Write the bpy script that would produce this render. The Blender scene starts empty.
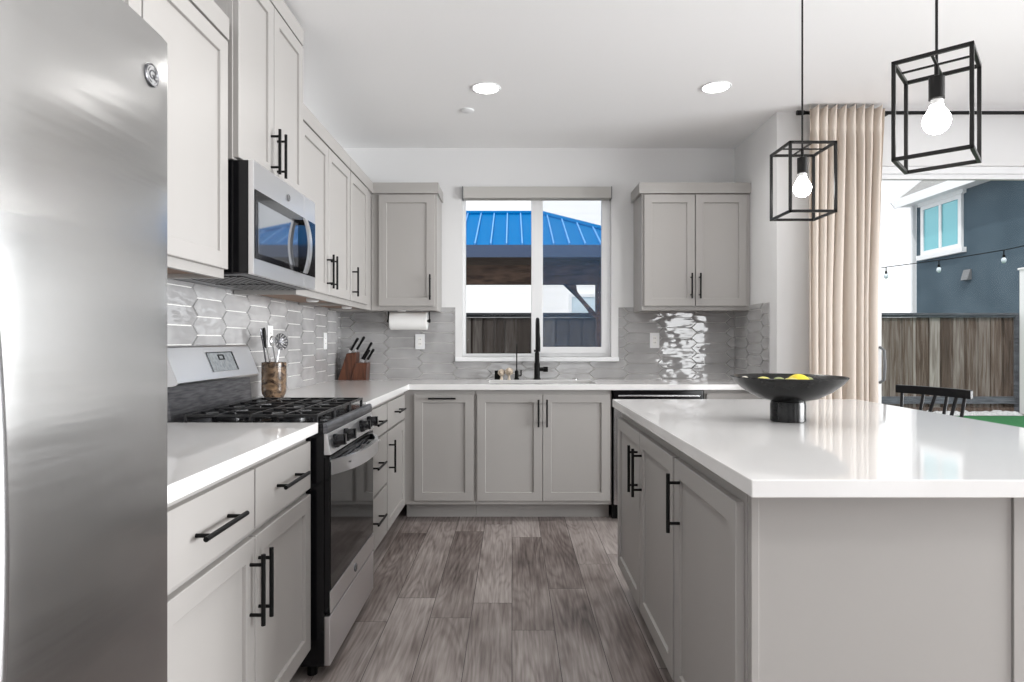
import bpy, bmesh, math, random
from mathutils import Vector, Matrix
random.seed(7)
PI = math.pi
S = bpy.context.scene
COL = S.collection

# ------------------------------------------------------------------ camera, sky, lights, exposure
cam = bpy.data.cameras.new('camera'); camo = bpy.data.objects.new('camera', cam); COL.objects.link(camo)
camo.location = (0, 0, 1.2); camo.rotation_euler = (PI/2, 0, 0)
cam.sensor_width = 36.0; cam.lens = 620.0/1024.0*36.0
cam.clip_start = 0.03; cam.clip_end = 200
S.camera = camo
S.view_settings.view_transform = 'Standard'; S.view_settings.look = 'None'
S.view_settings.exposure = 0.08; S.view_settings.gamma = 1.0
S.view_settings.use_curve_mapping = False
S.cycles.use_denoising = True
S.cycles.max_bounces = 10; S.cycles.diffuse_bounces = 6; S.cycles.glossy_bounces = 5
S.cycles.transparent_max_bounces = 16; S.cycles.sample_clamp_indirect = 6.0
S.cycles.caustics_reflective = False; S.cycles.caustics_refractive = False

W = bpy.data.worlds.new('sky'); S.world = W; W.use_nodes = True
bg = W.node_tree.nodes['Background']
bg.inputs[0].default_value = (0.94, 0.97, 1.0, 1); bg.inputs[1].default_value = 1.3

def area(name, loc, rot, sx, sy, power, color=(1, 1, 1)):
    l = bpy.data.lights.new(name, 'AREA'); l.shape = 'RECTANGLE'; l.size = sx; l.size_y = sy
    l.energy = power; l.color = color
    o = bpy.data.objects.new(name, l); COL.objects.link(o); o.location = loc; o.rotation_euler = rot
    return o

sun = bpy.data.lights.new('sun', 'SUN'); sun.energy = 1.5; sun.angle = math.radians(2); sun.color = (1, .96, .9)
suno = bpy.data.objects.new('sun', sun); COL.objects.link(suno); suno.rotation_euler = (math.radians(38), 0, math.radians(-35))

# rear door daylight, plus fill lamps added at unseen rear and dining windows
DAY = (.97, .985, 1.0)
UP = math.radians(5)
area('fill_light_rear', (0.55, -4.12, 1.45), (PI/2+UP, 0, 0), 2.5, 1.5, 8, DAY)
area('door_daylight_rear', (3.95, -4.12, 1.1), (PI/2+UP, 0, 0), .9, 1.9, 34, DAY)
for nm, y, z, sx, sy, p in (('fill_light_dining', .15, 1.35, 1.8, 1.5, 165), ('fill_light_dining', 2.0, 1.30, 1.5, 1.8, 74)):
    a_ = area(nm, (5.92, y, z), (PI/2, 0, PI/2), sx, sy, p, DAY)
    a_.data.spread = math.radians(100)
CAN_POWER = 5.5
BULB_STRENGTH = 22.0

# ------------------------------------------------------------------ helpers
def lin(c):
    return c/12.92 if c <= .04045 else ((c+.055)/1.055)**2.4
def rgb(r, g, b):
    return (lin(r/255), lin(g/255), lin(b/255), 1)

def mat(name, color, rough=.5, metal=0.0, spec=.5, bump=None, emit=None, coat=0.0, aniso=0.0):
    m = bpy.data.materials.new(name); m.use_nodes = True
    nt = m.node_tree; b = nt.nodes['Principled BSDF']
    b.inputs['Base Color'].default_value = color; b.inputs['Roughness'].default_value = rough
    b.inputs['Metallic'].default_value = metal; b.inputs['Specular IOR Level'].default_value = spec
    b.inputs['Coat Weight'].default_value = coat
    b.inputs['Anisotropic'].default_value = aniso
    if emit:
        b.inputs['Emission Color'].default_value = emit[0]; b.inputs['Emission Strength'].default_value = emit[1]
    if bump:
        scale, strength, vec = bump
        tc = nt.nodes.new('ShaderNodeTexCoord'); mp = nt.nodes.new('ShaderNodeMapping')
        mp.inputs['Scale'].default_value = vec
        n = nt.nodes.new('ShaderNodeTexNoise'); n.inputs['Scale'].default_value = scale; n.inputs['Detail'].default_value = 3
        bp = nt.nodes.new('ShaderNodeBump'); bp.inputs['Strength'].default_value = strength; bp.inputs['Distance'].default_value = .01
        nt.links.new(tc.outputs['Object'], mp.inputs['Vector']); nt.links.new(mp.outputs[0], n.inputs['Vector'])
        nt.links.new(n.outputs['Fac'], bp.inputs['Height']); nt.links.new(bp.outputs[0], b.inputs['Normal'])
    return m

def vary(m, c1, c2, scale, vec=(1, 1, 1), detail=4, lo=.35, hi=.65, dist=0.0):
    """noise between two colours into the base colour"""
    nt = m.node_tree; b = nt.nodes['Principled BSDF']
    tc = nt.nodes.new('ShaderNodeTexCoord'); mp = nt.nodes.new('ShaderNodeMapping'); mp.inputs['Scale'].default_value = vec
    n = nt.nodes.new('ShaderNodeTexNoise'); n.inputs['Scale'].default_value = scale; n.inputs['Detail'].default_value = detail
    n.inputs['Distortion'].default_value = dist
    r = nt.nodes.new('ShaderNodeValToRGB')
    r.color_ramp.elements[0].position = lo; r.color_ramp.elements[0].color = c1
    r.color_ramp.elements[1].position = hi; r.color_ramp.elements[1].color = c2
    nt.links.new(tc.outputs['Object'], mp.inputs['Vector']); nt.links.new(mp.outputs[0], n.inputs['Vector'])
    nt.links.new(n.outputs['Fac'], r.inputs['Fac']); nt.links.new(r.outputs['Color'], b.inputs['Base Color'])
    return m

class MB:
    def __init__(s): s.bm = bmesh.new()
    def poly(s, pts):
        return s.bm.faces.new([s.bm.verts.new(p) for p in pts])
    def box(s, x0, x1, y0, y1, z0, z1):
        v = [s.bm.verts.new((x, y, z)) for z in (z0, z1) for y in (y0, y1) for x in (x0, x1)]
        for f in ((0, 2, 3, 1), (4, 5, 7, 6), (0, 1, 5, 4), (2, 6, 7, 3), (0, 4, 6, 2), (1, 3, 7, 5)):
            s.bm.faces.new([v[i] for i in f])
        return s
    def prism(s, pts, axis, a0, a1):
        """2-D outline extruded along axis: 'x' pts are (y,z); 'y' pts are (x,z); 'z' pts are (x,y)"""
        def P(p, a):
            return {'x': (a, p[0], p[1]), 'y': (p[0], a, p[1]), 'z': (p[0], p[1], a)}[axis]
        A = [s.bm.verts.new(P(p, a0)) for p in pts]; B = [s.bm.verts.new(P(p, a1)) for p in pts]
        n = len(pts); s.bm.faces.new(A); s.bm.faces.new(B[::-1])
        for i in range(n):
            s.bm.faces.new([A[i], B[i], B[(i+1) % n], A[(i+1) % n]])
        return s
    def tube(s, pts, r, seg=10, cap=True):
        pts = [Vector(p) for p in pts]; rs = r if isinstance(r, (list, tuple)) else [r]*len(pts)
        rings = []; ref = None
        for i, p in enumerate(pts):
            t = (pts[min(i+1, len(pts)-1)]-pts[max(i-1, 0)]).normalized()
            if ref is None:
                ref = Vector((0, 0, 1)) if abs(t.z) < .9 else Vector((1, 0, 0))
            u = t.cross(ref).normalized(); v = u.cross(t).normalized(); ref = v
            rings.append([s.bm.verts.new(p+(u*math.cos(2*PI*k/seg)+v*math.sin(2*PI*k/seg))*rs[i]) for k in range(seg)])
        for a, b in zip(rings, rings[1:]):
            for k in range(seg):
                s.bm.faces.new([a[k], a[(k+1) % seg], b[(k+1) % seg], b[k]])
        if cap:
            s.bm.faces.new(rings[0][::-1]); s.bm.faces.new(rings[-1])
        return s
    def bar(s, p, q, w, h=None, up=None):
        """square bar between two points"""
        h = h or w; p = Vector(p); q = Vector(q); t = (q-p).normalized()
        ref = Vector(up) if up else (Vector((0, 0, 1)) if abs(t.z) < .9 else Vector((0, 1, 0)))
        u = t.cross(ref).normalized(); v = u.cross(t).normalized()
        A = [s.bm.verts.new(p+u*a*w/2+v*b*h/2) for a, b in ((-1, -1), (1, -1), (1, 1), (-1, 1))]
        B = [s.bm.verts.new(q+u*a*w/2+v*b*h/2) for a, b in ((-1, -1), (1, -1), (1, 1), (-1, 1))]
        s.bm.faces.new(A[::-1]); s.bm.faces.new(B)
        for i in range(4):
            s.bm.faces.new([A[i], A[(i+1) % 4], B[(i+1) % 4], B[i]])
        return s
    def lathe(s, prof, c=(0, 0, 0), seg=32, axis='z'):
        def P(r, h, a):
            x, y = r*math.cos(a), r*math.sin(a)
            if axis == 'z': return (c[0]+x, c[1]+y, c[2]+h)
            if axis == 'x': return (c[0]+h, c[1]+x, c[2]+y)
            return (c[0]+x, c[1]+h, c[2]+y)
        rings = []
        for r, h in prof:
            if r < 1e-6: rings.append([s.bm.verts.new(P(0, h, 0))])
            else: rings.append([s.bm.verts.new(P(r, h, 2*PI*k/seg)) for k in range(seg)])
        for a, b in zip(rings, rings[1:]):
            for k in range(seg):
                k2 = (k+1) % seg
                if len(a) == 1 and len(b) == 1: continue
                if len(a) == 1: s.bm.faces.new([a[0], b[k], b[k2]])
                elif len(b) == 1: s.bm.faces.new([a[k], a[k2], b[0]])
                else: s.bm.faces.new([a[k], a[k2], b[k2], b[k]])
        if len(rings[0]) > 1: s.bm.faces.new(rings[0][::-1])
        if len(rings[-1]) > 1: s.bm.faces.new(rings[-1])
        return s
    def ellipsoid(s, c, rx, ry, rz, u=18, v=12, fn=None):
        m = Matrix.Translation(c) @ Matrix.Diagonal((rx, ry, rz, 1))
        r = bmesh.ops.create_uvsphere(s.bm, u_segments=u, v_segments=v, radius=1)
        for w in r['verts']:
            if fn: w.co = fn(w.co.copy())
            w.co = m @ w.co
        return s
    def slab(s, xs, ys, inc, a0, a1, plane='z'):
        """cells of a grid made into one slab with holes; plane 'z' horizontal, 'y' a wall facing y, 'x' a wall facing x"""
        def P(u, v, a):
            return {'z': (u, v, a), 'y': (u, a, v), 'x': (a, u, v)}[plane]
        V = {}
        def g(i, j, k):
            if (i, j, k) not in V: V[(i, j, k)] = s.bm.verts.new(P(xs[i], ys[j], (a0, a1)[k]))
            return V[(i, j, k)]
        nx, ny = len(xs)-1, len(ys)-1
        on = lambda i, j: 0 <= i < nx and 0 <= j < ny and inc(i, j)
        for i in range(nx):
            for j in range(ny):
                if not on(i, j): continue
                s.bm.faces.new([g(i, j, 0), g(i, j+1, 0), g(i+1, j+1, 0), g(i+1, j, 0)])
                s.bm.faces.new([g(i, j, 1), g(i+1, j, 1), g(i+1, j+1, 1), g(i, j+1, 1)])
                for di, dj, a, b in ((-1, 0, (i, j), (i, j+1)), (1, 0, (i+1, j), (i+1, j+1)), (0, -1, (i, j), (i+1, j)), (0, 1, (i, j+1), (i+1, j+1))):
                    if not on(i+di, j+dj):
                        s.bm.faces.new([g(*a, 0), g(*b, 0), g(*b, 1), g(*a, 1)])
        return s
    def build(s, name, m, parent=None, bevel=0, smooth=False, seg=2, solid=0):
        bmesh.ops.recalc_face_normals(s.bm, faces=s.bm.faces)
        me = bpy.data.meshes.new(name)
        if parent is not None:
            off = Vector((0, 0, 0)); p = parent
            while p is not None:
                off += p.location; p = p.parent
            bmesh.ops.translate(s.bm, vec=-off, verts=s.bm.verts)
        s.bm.to_mesh(me); s.bm.free()
        me.materials.append(m)
        o = bpy.data.objects.new(name, me); COL.objects.link(o)
        if parent is not None: o.parent = parent
        if smooth:
            for p in me.polygons: p.use_smooth = True
            me.set_sharp_from_angle(angle=math.radians(38))
        if solid:
            d = o.modifiers.new('thickness', 'SOLIDIFY'); d.thickness = solid; d.offset = 0
        if bevel:
            d = o.modifiers.new('edge', 'BEVEL'); d.width = bevel; d.segments = seg; d.limit_method = 'ANGLE'; d.angle_limit = math.radians(35)
            d.harden_normals = False
        return o

def tag(o, label, cat, group=None, kind=None):
    o['label'] = label; o['category'] = cat
    if group: o['group'] = group
    if kind: o['kind'] = kind
    return o
def thing(name, label, cat, loc=(0, 0, 0), group=None):
    o = bpy.data.objects.new(name, None); COL.objects.link(o); o.location = loc; o.empty_display_size = .1
    return tag(o, label, cat, group)
def struct(name, mb, m, parent=None, **k):
    o = mb.build(name, m, parent, **k)
    if parent is None: o['kind'] = 'structure'
    return o

# ------------------------------------------------------------------ materials
M = {}
M['wall'] = mat('wall_paint', rgb(226, 226, 226), .6, bump=(180, .08, (1, 1, 1)))
M['bounce_cut'] = mat('bounce_cut_paint', rgb(74, 78, 84), .7)  # for the unseen rear wall, darkened to cut the light it bounces
M['ceil'] = mat('ceiling_paint', rgb(246, 246, 246), .8, bump=(90, .05, (1, 1, 1)))
M['white'] = mat('white_vinyl', rgb(236, 237, 238), .35)
M['cab'] = mat('cabinet_paint', rgb(162, 159, 156), .40)
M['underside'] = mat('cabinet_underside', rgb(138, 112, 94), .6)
M['quartz'] = mat('white_quartz', rgb(226, 225, 224), .06, spec=.5)
M['black'] = mat('black_metal', (.005, .005, .005, 1), .42, 0, .14)
M['blackgloss'] = mat('black_gloss', (.005, .005, .006, 1), .10, 0, .35)
M['steel'] = mat('brushed_steel', (.62, .62, .63, 1), .26, 1, bump=(60, .03, (1, 1, 25)), aniso=.4)
M['fridge_steel'] = mat('fridge_steel', (.52, .517, .51, 1), .24, 1, bump=(7, .09, (.10, .2, 2.2)), aniso=.82)
M['range_steel'] = mat('range_steel', (.80, .80, .81, 1), .30, 1)
M['dark_steel'] = vary(mat('dark_steel', (.12, .12, .13, 1), .35, .9), (.09, .09, .10, 1), (.20, .20, .21, 1), 12, (1, 1, 10))
M['chrome'] = mat('chrome', (.8, .8, .8, 1), .12, 1)
M['iron'] = mat('cast_iron', (.012, .012, .013, 1), .30)
M['darkglass'] = mat('oven_glass', (.006, .006, .007, 1), .05, 0, .42)
M['mirrorglass'] = mat('microwave_glass', (.30, .31, .33, 1), .04, .85, .8)
M['gray_plastic'] = mat('gray_plastic', rgb(120, 122, 124), .4)
M['paper'] = mat('paper', rgb(242, 242, 240), .9, bump=(250, .1, (1, 1, 1)))
M['blind'] = mat('blind_cassette', rgb(188, 186, 182), .6, bump=(300, .1, (1, 1, 1)))
M['grout'] = mat('grout', rgb(226, 225, 222), .8)

def tile_material():
    m = mat('glazed_tile', rgb(178, 176, 174), .05, spec=.9)
    nt = m.node_tree; b = nt.nodes['Principled BSDF']
    r = nt.nodes.new('ShaderNodeValToRGB'); g = nt.nodes.new('ShaderNodeTexNoise'); g.inputs['Scale'].default_value = 5
    r.color_ramp.elements[0].position = .35; r.color_ramp.elements[1].position = .65
    r.color_ramp.elements[0].color = rgb(158, 157, 157); r.color_ramp.elements[1].color = rgb(177, 176, 176)
    tg = nt.nodes.new('ShaderNodeTexCoord'); nt.links.new(tg.outputs['Object'], g.inputs['Vector'])
    nt.links.new(g.outputs['Fac'], r.inputs['Fac']); nt.links.new(r.outputs['Color'], b.inputs['Base Color'])
    tc = nt.nodes.new('ShaderNodeTexCoord')
    n = nt.nodes.new('ShaderNodeTexNoise'); n.inputs['Scale'].default_value = 15; n.inputs['Detail'].default_value = 1.0
    bp = nt.nodes.new('ShaderNodeBump'); bp.inputs['Strength'].default_value = .42; bp.inputs['Distance'].default_value = .012
    mp = nt.nodes.new('ShaderNodeMapping'); mp.inputs['Scale'].default_value = (.5, .5, 1.5)
    nt.links.new(tc.outputs['Object'], mp.inputs['Vector']); nt.links.new(mp.outputs[0], n.inputs['Vector']); nt.links.new(n.outputs['Fac'], bp.inputs['Height'])
    nt.links.new(bp.outputs[0], b.inputs['Normal'])
    return m
M['tile'] = tile_material()

def math_node(nt, op, a, b=None, clamp=False):
    n = nt.nodes.new('ShaderNodeMath'); n.operation = op; n.use_clamp = clamp
    for i, v in enumerate((a, b)):
        if v is None: continue
        if isinstance(v, (int, float)): n.inputs[i].default_value = v
        else: nt.links.new(v, n.inputs[i])
    return n.outputs[0]

def floor_material():
    m = mat('plank_floor', (.1, .1, .1, 1), .38, spec=.4); nt = m.node_tree; b = nt.nodes['Principled BSDF']
    tc = nt.nodes.new('ShaderNodeTexCoord'); sp = nt.nodes.new('ShaderNodeSeparateXYZ')
    nt.links.new(tc.outputs['Object'], sp.inputs[0])
    X, Y = sp.outputs[0], sp.outputs[1]
    WID, LEN = .178, 1.22
    fx = math_node(nt, 'DIVIDE', math_node(nt, 'ADD', X, 10.68-.0), WID)
    ix = math_node(nt, 'FLOOR', fx); rx = math_node(nt, 'FRACT', fx)
    wn = nt.nodes.new('ShaderNodeTexWhiteNoise'); wn.noise_dimensions = '1D'; nt.links.new(ix, wn.inputs['W'])
    fy = math_node(nt, 'ADD', math_node(nt, 'DIVIDE', math_node(nt, 'ADD', Y, 20), LEN), math_node(nt, 'MULTIPLY', wn.outputs['Value'], 7.31))
    iy = math_node(nt, 'FLOOR', fy); ry = math_node(nt, 'FRACT', fy)
    cb = nt.nodes.new('ShaderNodeCombineXYZ'); nt.links.new(ix, cb.inputs[0]); nt.links.new(iy, cb.inputs[1])
    pn = nt.nodes.new('ShaderNodeTexWhiteNoise'); pn.noise_dimensions = '3D'; nt.links.new(cb.outputs[0], pn.inputs['Vector'])
    R = pn.outputs['Value']
    def noise(sx, sy, scale, detail, seed, dist=0):
        c = nt.nodes.new('ShaderNodeCombineXYZ')
        nt.links.new(math_node(nt, 'MULTIPLY', X, sx), c.inputs[0]); nt.links.new(math_node(nt, 'MULTIPLY', Y, sy), c.inputs[1])
        nt.links.new(math_node(nt, 'MULTIPLY', R, seed), c.inputs[2])
        n = nt.nodes.new('ShaderNodeTexNoise'); n.inputs['Scale'].default_value = scale; n.inputs['Detail'].default_value = detail
        n.inputs['Distortion'].default_value = dist
        nt.links.new(c.outputs[0], n.inputs['Vector']); return n.outputs['Fac']
    fine = noise(60, 3.0, 1.6, 5, 40)
    cath = noise(7, .9, 1.0, 1.0, 90, .4)
    blot = noise(5, 2.2, 1.0, 3, 170)
    rings = math_node(nt, 'MULTIPLY', math_node(nt, 'ADD', math_node(nt, 'SINE', math_node(nt, 'MULTIPLY', cath, 80)), 1), .5)
    rings = math_node(nt, 'POWER', rings, 2.0)
    t = math_node(nt, 'ADD', math_node(nt, 'MULTIPLY', R, .24), math_node(nt, 'MULTIPLY', fine, .50))
    t = math_node(nt, 'ADD', t, math_node(nt, 'MULTIPLY', blot, .62))
    t = math_node(nt, 'SUBTRACT', t, math_node(nt, 'MULTIPLY', rings, .075))
    rp = nt.nodes.new('ShaderNodeValToRGB'); nt.links.new(t, rp.inputs['Fac'])
    e = rp.color_ramp.elements
    e[0].position = .26; e[0].color = rgb(54, 47, 45); e[1].position = .92; e[1].color = rgb(188, 180, 176)
    k = e.new(.55); k.color = rgb(126, 116, 112)
    k = e.new(.40); k.color = rgb(94, 84, 81)
    ex = math_node(nt, 'MULTIPLY', math_node(nt, 'MINIMUM', rx, math_node(nt, 'SUBTRACT', 1, rx)), WID)
    ey = math_node(nt, 'MULTIPLY', math_node(nt, 'MINIMUM', ry, math_node(nt, 'SUBTRACT', 1, ry)), LEN)
    ed = math_node(nt, 'MINIMUM', ex, ey)
    seam = math_node(nt, 'LESS_THAN', ed, .0013)
    mx = nt.nodes.new('ShaderNodeMix'); mx.data_type = 'RGBA'; nt.links.new(seam, mx.inputs[0])
    nt.links.new(rp.outputs[0], mx.inputs[6]); mx.inputs[7].default_value = rgb(48, 42, 40)
    nt.links.new(mx.outputs[2], b.inputs['Base Color'])
    bp = nt.nodes.new('ShaderNodeBump'); bp.inputs['Strength'].default_value = .25; bp.inputs['Distance'].default_value = .003
    nt.links.new(math_node(nt, 'SUBTRACT', fine, math_node(nt, 'MULTIPLY', seam, 2)), bp.inputs['Height'])
    nt.links.new(bp.outputs[0], b.inputs['Normal'])
    return m
M['floor'] = floor_material()

def glass_material(name, tint=(1, 1, 1, 1), refl=.08):
    m = bpy.data.materials.new(name); m.use_nodes = True; nt = m.node_tree; nt.nodes.clear()
    o = nt.nodes.new('ShaderNodeOutputMaterial'); mx = nt.nodes.new('ShaderNodeMixShader')
    t = nt.nodes.new('ShaderNodeBsdfTransparent'); t.inputs[0].default_value = tint
    g = nt.nodes.new('ShaderNodeBsdfGlossy'); g.inputs['Roughness'].default_value = .02
    f = nt.nodes.new('ShaderNodeFresnel'); f.inputs[0].default_value = 1.14
    nt.links.new(f.outputs[0], mx.inputs[0]); nt.links.new(t.outputs[0], mx.inputs[1]); nt.links.new(g.outputs[0], mx.inputs[2])
    nt.links.new(mx.outputs[0], o.inputs[0]); return m
M['glass'] = glass_material('window_glass')
def screen_material():
    m = bpy.data.materials.new('insect_screen'); m.use_nodes = True; nt = m.node_tree; nt.nodes.clear()
    o = nt.nodes.new('ShaderNodeOutputMaterial'); mx = nt.nodes.new('ShaderNodeMixShader'); mx.inputs[0].default_value = .09
    t = nt.nodes.new('ShaderNodeBsdfTransparent'); d = nt.nodes.new('ShaderNodeBsdfTranslucent'); d.inputs[0].default_value = rgb(120, 160, 205)
    nt.links.new(t.outputs[0], mx.inputs[1]); nt.links.new(d.outputs[0], mx.inputs[2]); nt.links.new(mx.outputs[0], o.inputs[0]); return m
M['screen'] = screen_material()

# ------------------------------------------------------------------ the room
XL, XR, YB, YD, ZC = -1.311, 1.70, 4.727, 3.98, 2.671
XD, YR = 6.0, -4.2
struct('floor', MB().box(XL-.1, XD+.1, YR-.1, YB+.1, -.05, 0), M['floor'])
struct('ceiling', MB().box(XL-.15, XD+.15, YR-.15, YB+.15, ZC, ZC+.1), M['ceil'])
wall_left = struct('wall_left', MB().box(XL-.15, XL, YR, YB+.15, 0, ZC), M['wall'])
WX0, WX1, WZ0, WZ1 = -.382, .757, 1.078, 2.372
wall_back = struct('wall_back', MB().slab([XL, WX0, WX1, XR+.15], [0, WZ0, WZ1, ZC], lambda i, j: (i, j) != (1, 1), YB, YB+.15, 'y'), M['wall'])
wall_right = struct('wall_right', MB().box(XR, XR+.15, YD, YB, 0, ZC), M['wall'])
DX0, DX1, DZ1 = 2.30, 4.75, 2.325
struct('wall_patio', MB().slab([XR+.15, DX0, DX1, XD], [0, DZ1, ZC], lambda i, j: (i, j) != (1, 0), YD, YD+.15, 'y'), M['wall'])
struct('wall_rear', MB().slab([XL, -.7, 1.8, 3.4, 4.5, XD], [0, .1, .7, 2.1, 2.2, ZC],
       lambda i, j: not ((i == 1 and j in (2, 3)) or (i == 3 and j in (1, 2))), YR, YR+.15, 'y'), M['bounce_cut'])
struct('wall_dining', MB().slab([YR, -.80, 1.10, 1.25, 2.75, YD+.15], [0, .35, .6, 2.3, 2.35, ZC],
       lambda i, j: not ((i == 1 and j == 2) or (i == 3 and j in (1, 2, 3))), XD, XD+.15, 'x'), M['wall'])

def clip_poly(poly, x0, x1, z0, z1):
    for ax, lim, sg in ((0, x0, 1), (0, x1, -1), (1, z0, 1), (1, z1, -1)):
        out = []
        for i in range(len(poly)):
            a, b = poly[i], poly[(i+1) % len(poly)]
            ia, ib = (a[ax]-lim)*sg >= 0, (b[ax]-lim)*sg >= 0
            if ia: out.append(a)
            if ia != ib:
                t = (lim-a[ax])/(b[ax]-a[ax]); out.append((a[0]+t*(b[0]-a[0]), a[1]+t*(b[1]-a[1])))
        poly = out
        if len(poly) < 3: return []
    return poly

def tiles(rects, place, parent, u_off, v_off=0.914):
    """picket tiles (long hexagons, points to the sides) covering rectangles; place(u, v, d) -> world"""
    mb = MB(); gb = MB()
    L, H, T, G = .300, .0775, .040, .0016
    pitch = L-T
    for (u0, u1, v0, v1) in rects:
        gb.poly([place(u0, v0, .002), place(u1, v0, .002), place(u1, v1, .002), place(u0, v1, .002)])
        c0 = math.floor((u0-u_off)/pitch)-1; c1 = math.ceil((u1-u_off)/pitch)+1
        for c in range(c0, c1+1):
            cu = u_off+c*pitch
            for r in range(-1, 9):
                cv = v_off+(r+(.5 if c % 2 else 0))*H
                rnd = random.Random(c*131+r*17+int(u_off*100))
                a, b2 = rnd.uniform(-.035, .035), rnd.uniform(-.012, .012)
                hx = [(cu-L/2+G, cv), (cu-L/2+T+G*.5, cv-H/2+G), (cu+L/2-T-G*.5, cv-H/2+G), (cu+L/2-G, cv), (cu+L/2-T-G*.5, cv+H/2-G), (cu-L/2+T+G*.5, cv+H/2-G)]
                p = clip_poly(hx, u0, u1, v0, v1)
                if len(p) < 3: continue
                mu = sum(q[0] for q in p)/len(p); mv = sum(q[1] for q in p)/len(p)
                ins = []
                for q in p:
                    d = math.hypot(mu-q[0], mv-q[1]) or 1; k = min(.5, .003/d)
                    qu, qv = q[0]+(mu-q[0])*k, q[1]+(mv-q[1])*k
                    if min(abs(q[0]-u0), abs(q[0]-u1)) < 1e-6: qu = q[0]
                    if min(abs(q[1]-v0), abs(q[1]-v1)) < 1e-6: qv = q[1]
                    ins.append((qu, qv))
                lo = [mb.bm.verts.new(place(q[0], q[1], .002)) for q in p]
                hi = [mb.bm.verts.new(place(q[0], q[1], .009+a*(q[1]-cv)+b2*(q[0]-cu))) for q in ins]
                mb.bm.faces.new(hi)
                for i in range(len(p)):
                    j = (i+1) % len(p); mb.bm.faces.new([lo[i], lo[j], hi[j], hi[i]])
    t = mb.build('backsplash_tile', M['tile'], parent)
    gb.build('grout', M['grout'], t)
    return t
UB = 1.4175; UT = 1.4345
tiles([(XL+.01, -.535, .914, UT), (-.535, -.432, .914, 1.456), (-.432, .812, .914, 1.045), (.812, .925, .914, 1.456), (.925, XR-.01, .914, UT)],
      lambda u, v, d: (u, YB-d, v), wall_back, -1.085)
tiles([(1.21, YB-.01, .914, UT)], lambda u, v, d: (XL+d, u, v), wall_left, 4.50)
tiles([(4.09, 4.42, .914, 1.456), (4.42, YB-.01, .914, UT)], lambda u, v, d: (XR-d, u, v), wall_right, 4.33)

# kitchen window
win = bpy.data.objects.new('window_1', None); COL.objects.link(win); win.location = (.19, YB+.08, WZ0); win['kind'] = 'structure'
y0, y1 = YB+.055, YB+.115
MB().slab([WX0, WX0+.024, WX1-.024, WX1], [WZ0, WZ0+.024, WZ1-.02, WZ1], lambda i, j: (i, j) != (1, 1), y0, y1, 'y').build('window_frame', M['white'], win, bevel=.002)
MB().box(.150, .232, y0-.012, y1-.01, WZ0+.024, WZ1-.02).build('mullion', M['white'], win, bevel=.003)
sash = MB().slab([.225, .238, WX1-.066, WX1-.024], [WZ0+.024, WZ0+.076, WZ1-.05, WZ1-.02], lambda i, j: (i, j) != (1, 1), y0-.004, y0+.03, 'y').build('sash', M['white'], win, bevel=.002)
MB().box(.238, WX1-.066, y0+.010, y0+.014, WZ0+.076, WZ1-.05).build('pane', M['glass'], sash)
MB().box(WX0+.024, .150, y0+.03, y0+.034, WZ0+.024, WZ1-.02).build('pane', M['glass'], win)
MB().box(.232, WX1-.026, y1-.012, y1-.011, WZ0+.026, WZ1-.022).build('insect_screen', M['screen'], win)
MB().box(.712, .728, y0-.012, y0-.004, 1.52, 1.56).build('latch', M['white'], win, bevel=.002)
struct('window_sill', MB().box(-.432, .812, YB-.03, YB+.06, 1.045, 1.078), M['white'], win, bevel=.004)
b = thing('roller_blind', 'light grey roller blind cassette across the top of the kitchen window', 'blind', (.19, YB, 2.28))
MB().box(-.372, .750, YB-.045, YB+.05, 2.280, 2.367).build('cassette', M['blind'], b, bevel=.006)
for x in (-.378, .750):
    MB().box(x, x+.006, YB-.047, YB+.05, 2.277, 2.369).build('end_cap', M['gray_plastic'], b, bevel=.002)
MB().tube([(.735, YB-.012, 2.29), (.735, YB-.012, 1.62)], .0012, 6).build('cord', M['white'], b)

# sliding glass door
d1 = bpy.data.objects.new('door_1', None); COL.objects.link(d1); d1.location = ((DX0+DX1)/2, YD+.08, 0); d1['kind'] = 'structure'
MB().slab([DX0, DX0+.035, DX1-.035, DX1], [.0, .02, DZ1-.045, DZ1], lambda i, j: (i, j) != (1, 1), YD+.02, YD+.14, 'y').build('door_frame', M['white'], d1, bevel=.003)
for (a, c, yy) in ((DX0+.035, 3.56, YD+.04), (3.48, DX1-.035, YD+.085)):
    p = MB().slab([a, a+.062, c-.062, c], [.02, .12, DZ1-.075, DZ1-.045], lambda i, j: (i, j) != (1, 1), yy, yy+.04, 'y').build('sliding_panel', M['white'], d1, bevel=.003)
    MB().box(a+.062, c-.062, yy+.017, yy+.022, .12, DZ1-.075).build('pane', M['glass'], p)
    if a < 3:
        MB().tube([(a+.05, yy, .93), (a+.055, yy-.04, .95), (a+.057, yy-.045, 1.04), (a+.055, yy-.04, 1.14), (a+.05, yy, 1.16)], .009, 8).build('handle', M['gray_plastic'], p, smooth=True)
# unseen frames: windows added for the fill lamps, and the rear door
for nm, mb in (('fill_window_rear', MB().slab([-.7, -.64, .52, .58, 1.74, 1.8], [.7, .76, 2.14, 2.2], lambda i, j: not (i in (1, 3) and j == 1), YR+.03, YR+.07, 'y')),
               ('door_2', MB().slab([3.4, 3.5, 4.4, 4.5], [.1, .2, 2.0, 2.1], lambda i, j: (i, j) != (1, 1), YR+.03, YR+.07, 'y')),
               ('fill_window_dining_a', MB().slab([-.80, -.74, .12, .18, 1.04, 1.10], [.6, .66, 2.24, 2.3], lambda i, j: not (i in (1, 3) and j == 1), XD+.09, XD+.13, 'x')),
               ('fill_window_dining_b', MB().slab([1.25, 1.31, 2.69, 2.75], [.35, .41, 2.29, 2.35], lambda i, j: (i, j) != (1, 1), XD+.09, XD+.13, 'x'))):
    struct(nm, mb, M['white'])

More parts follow.
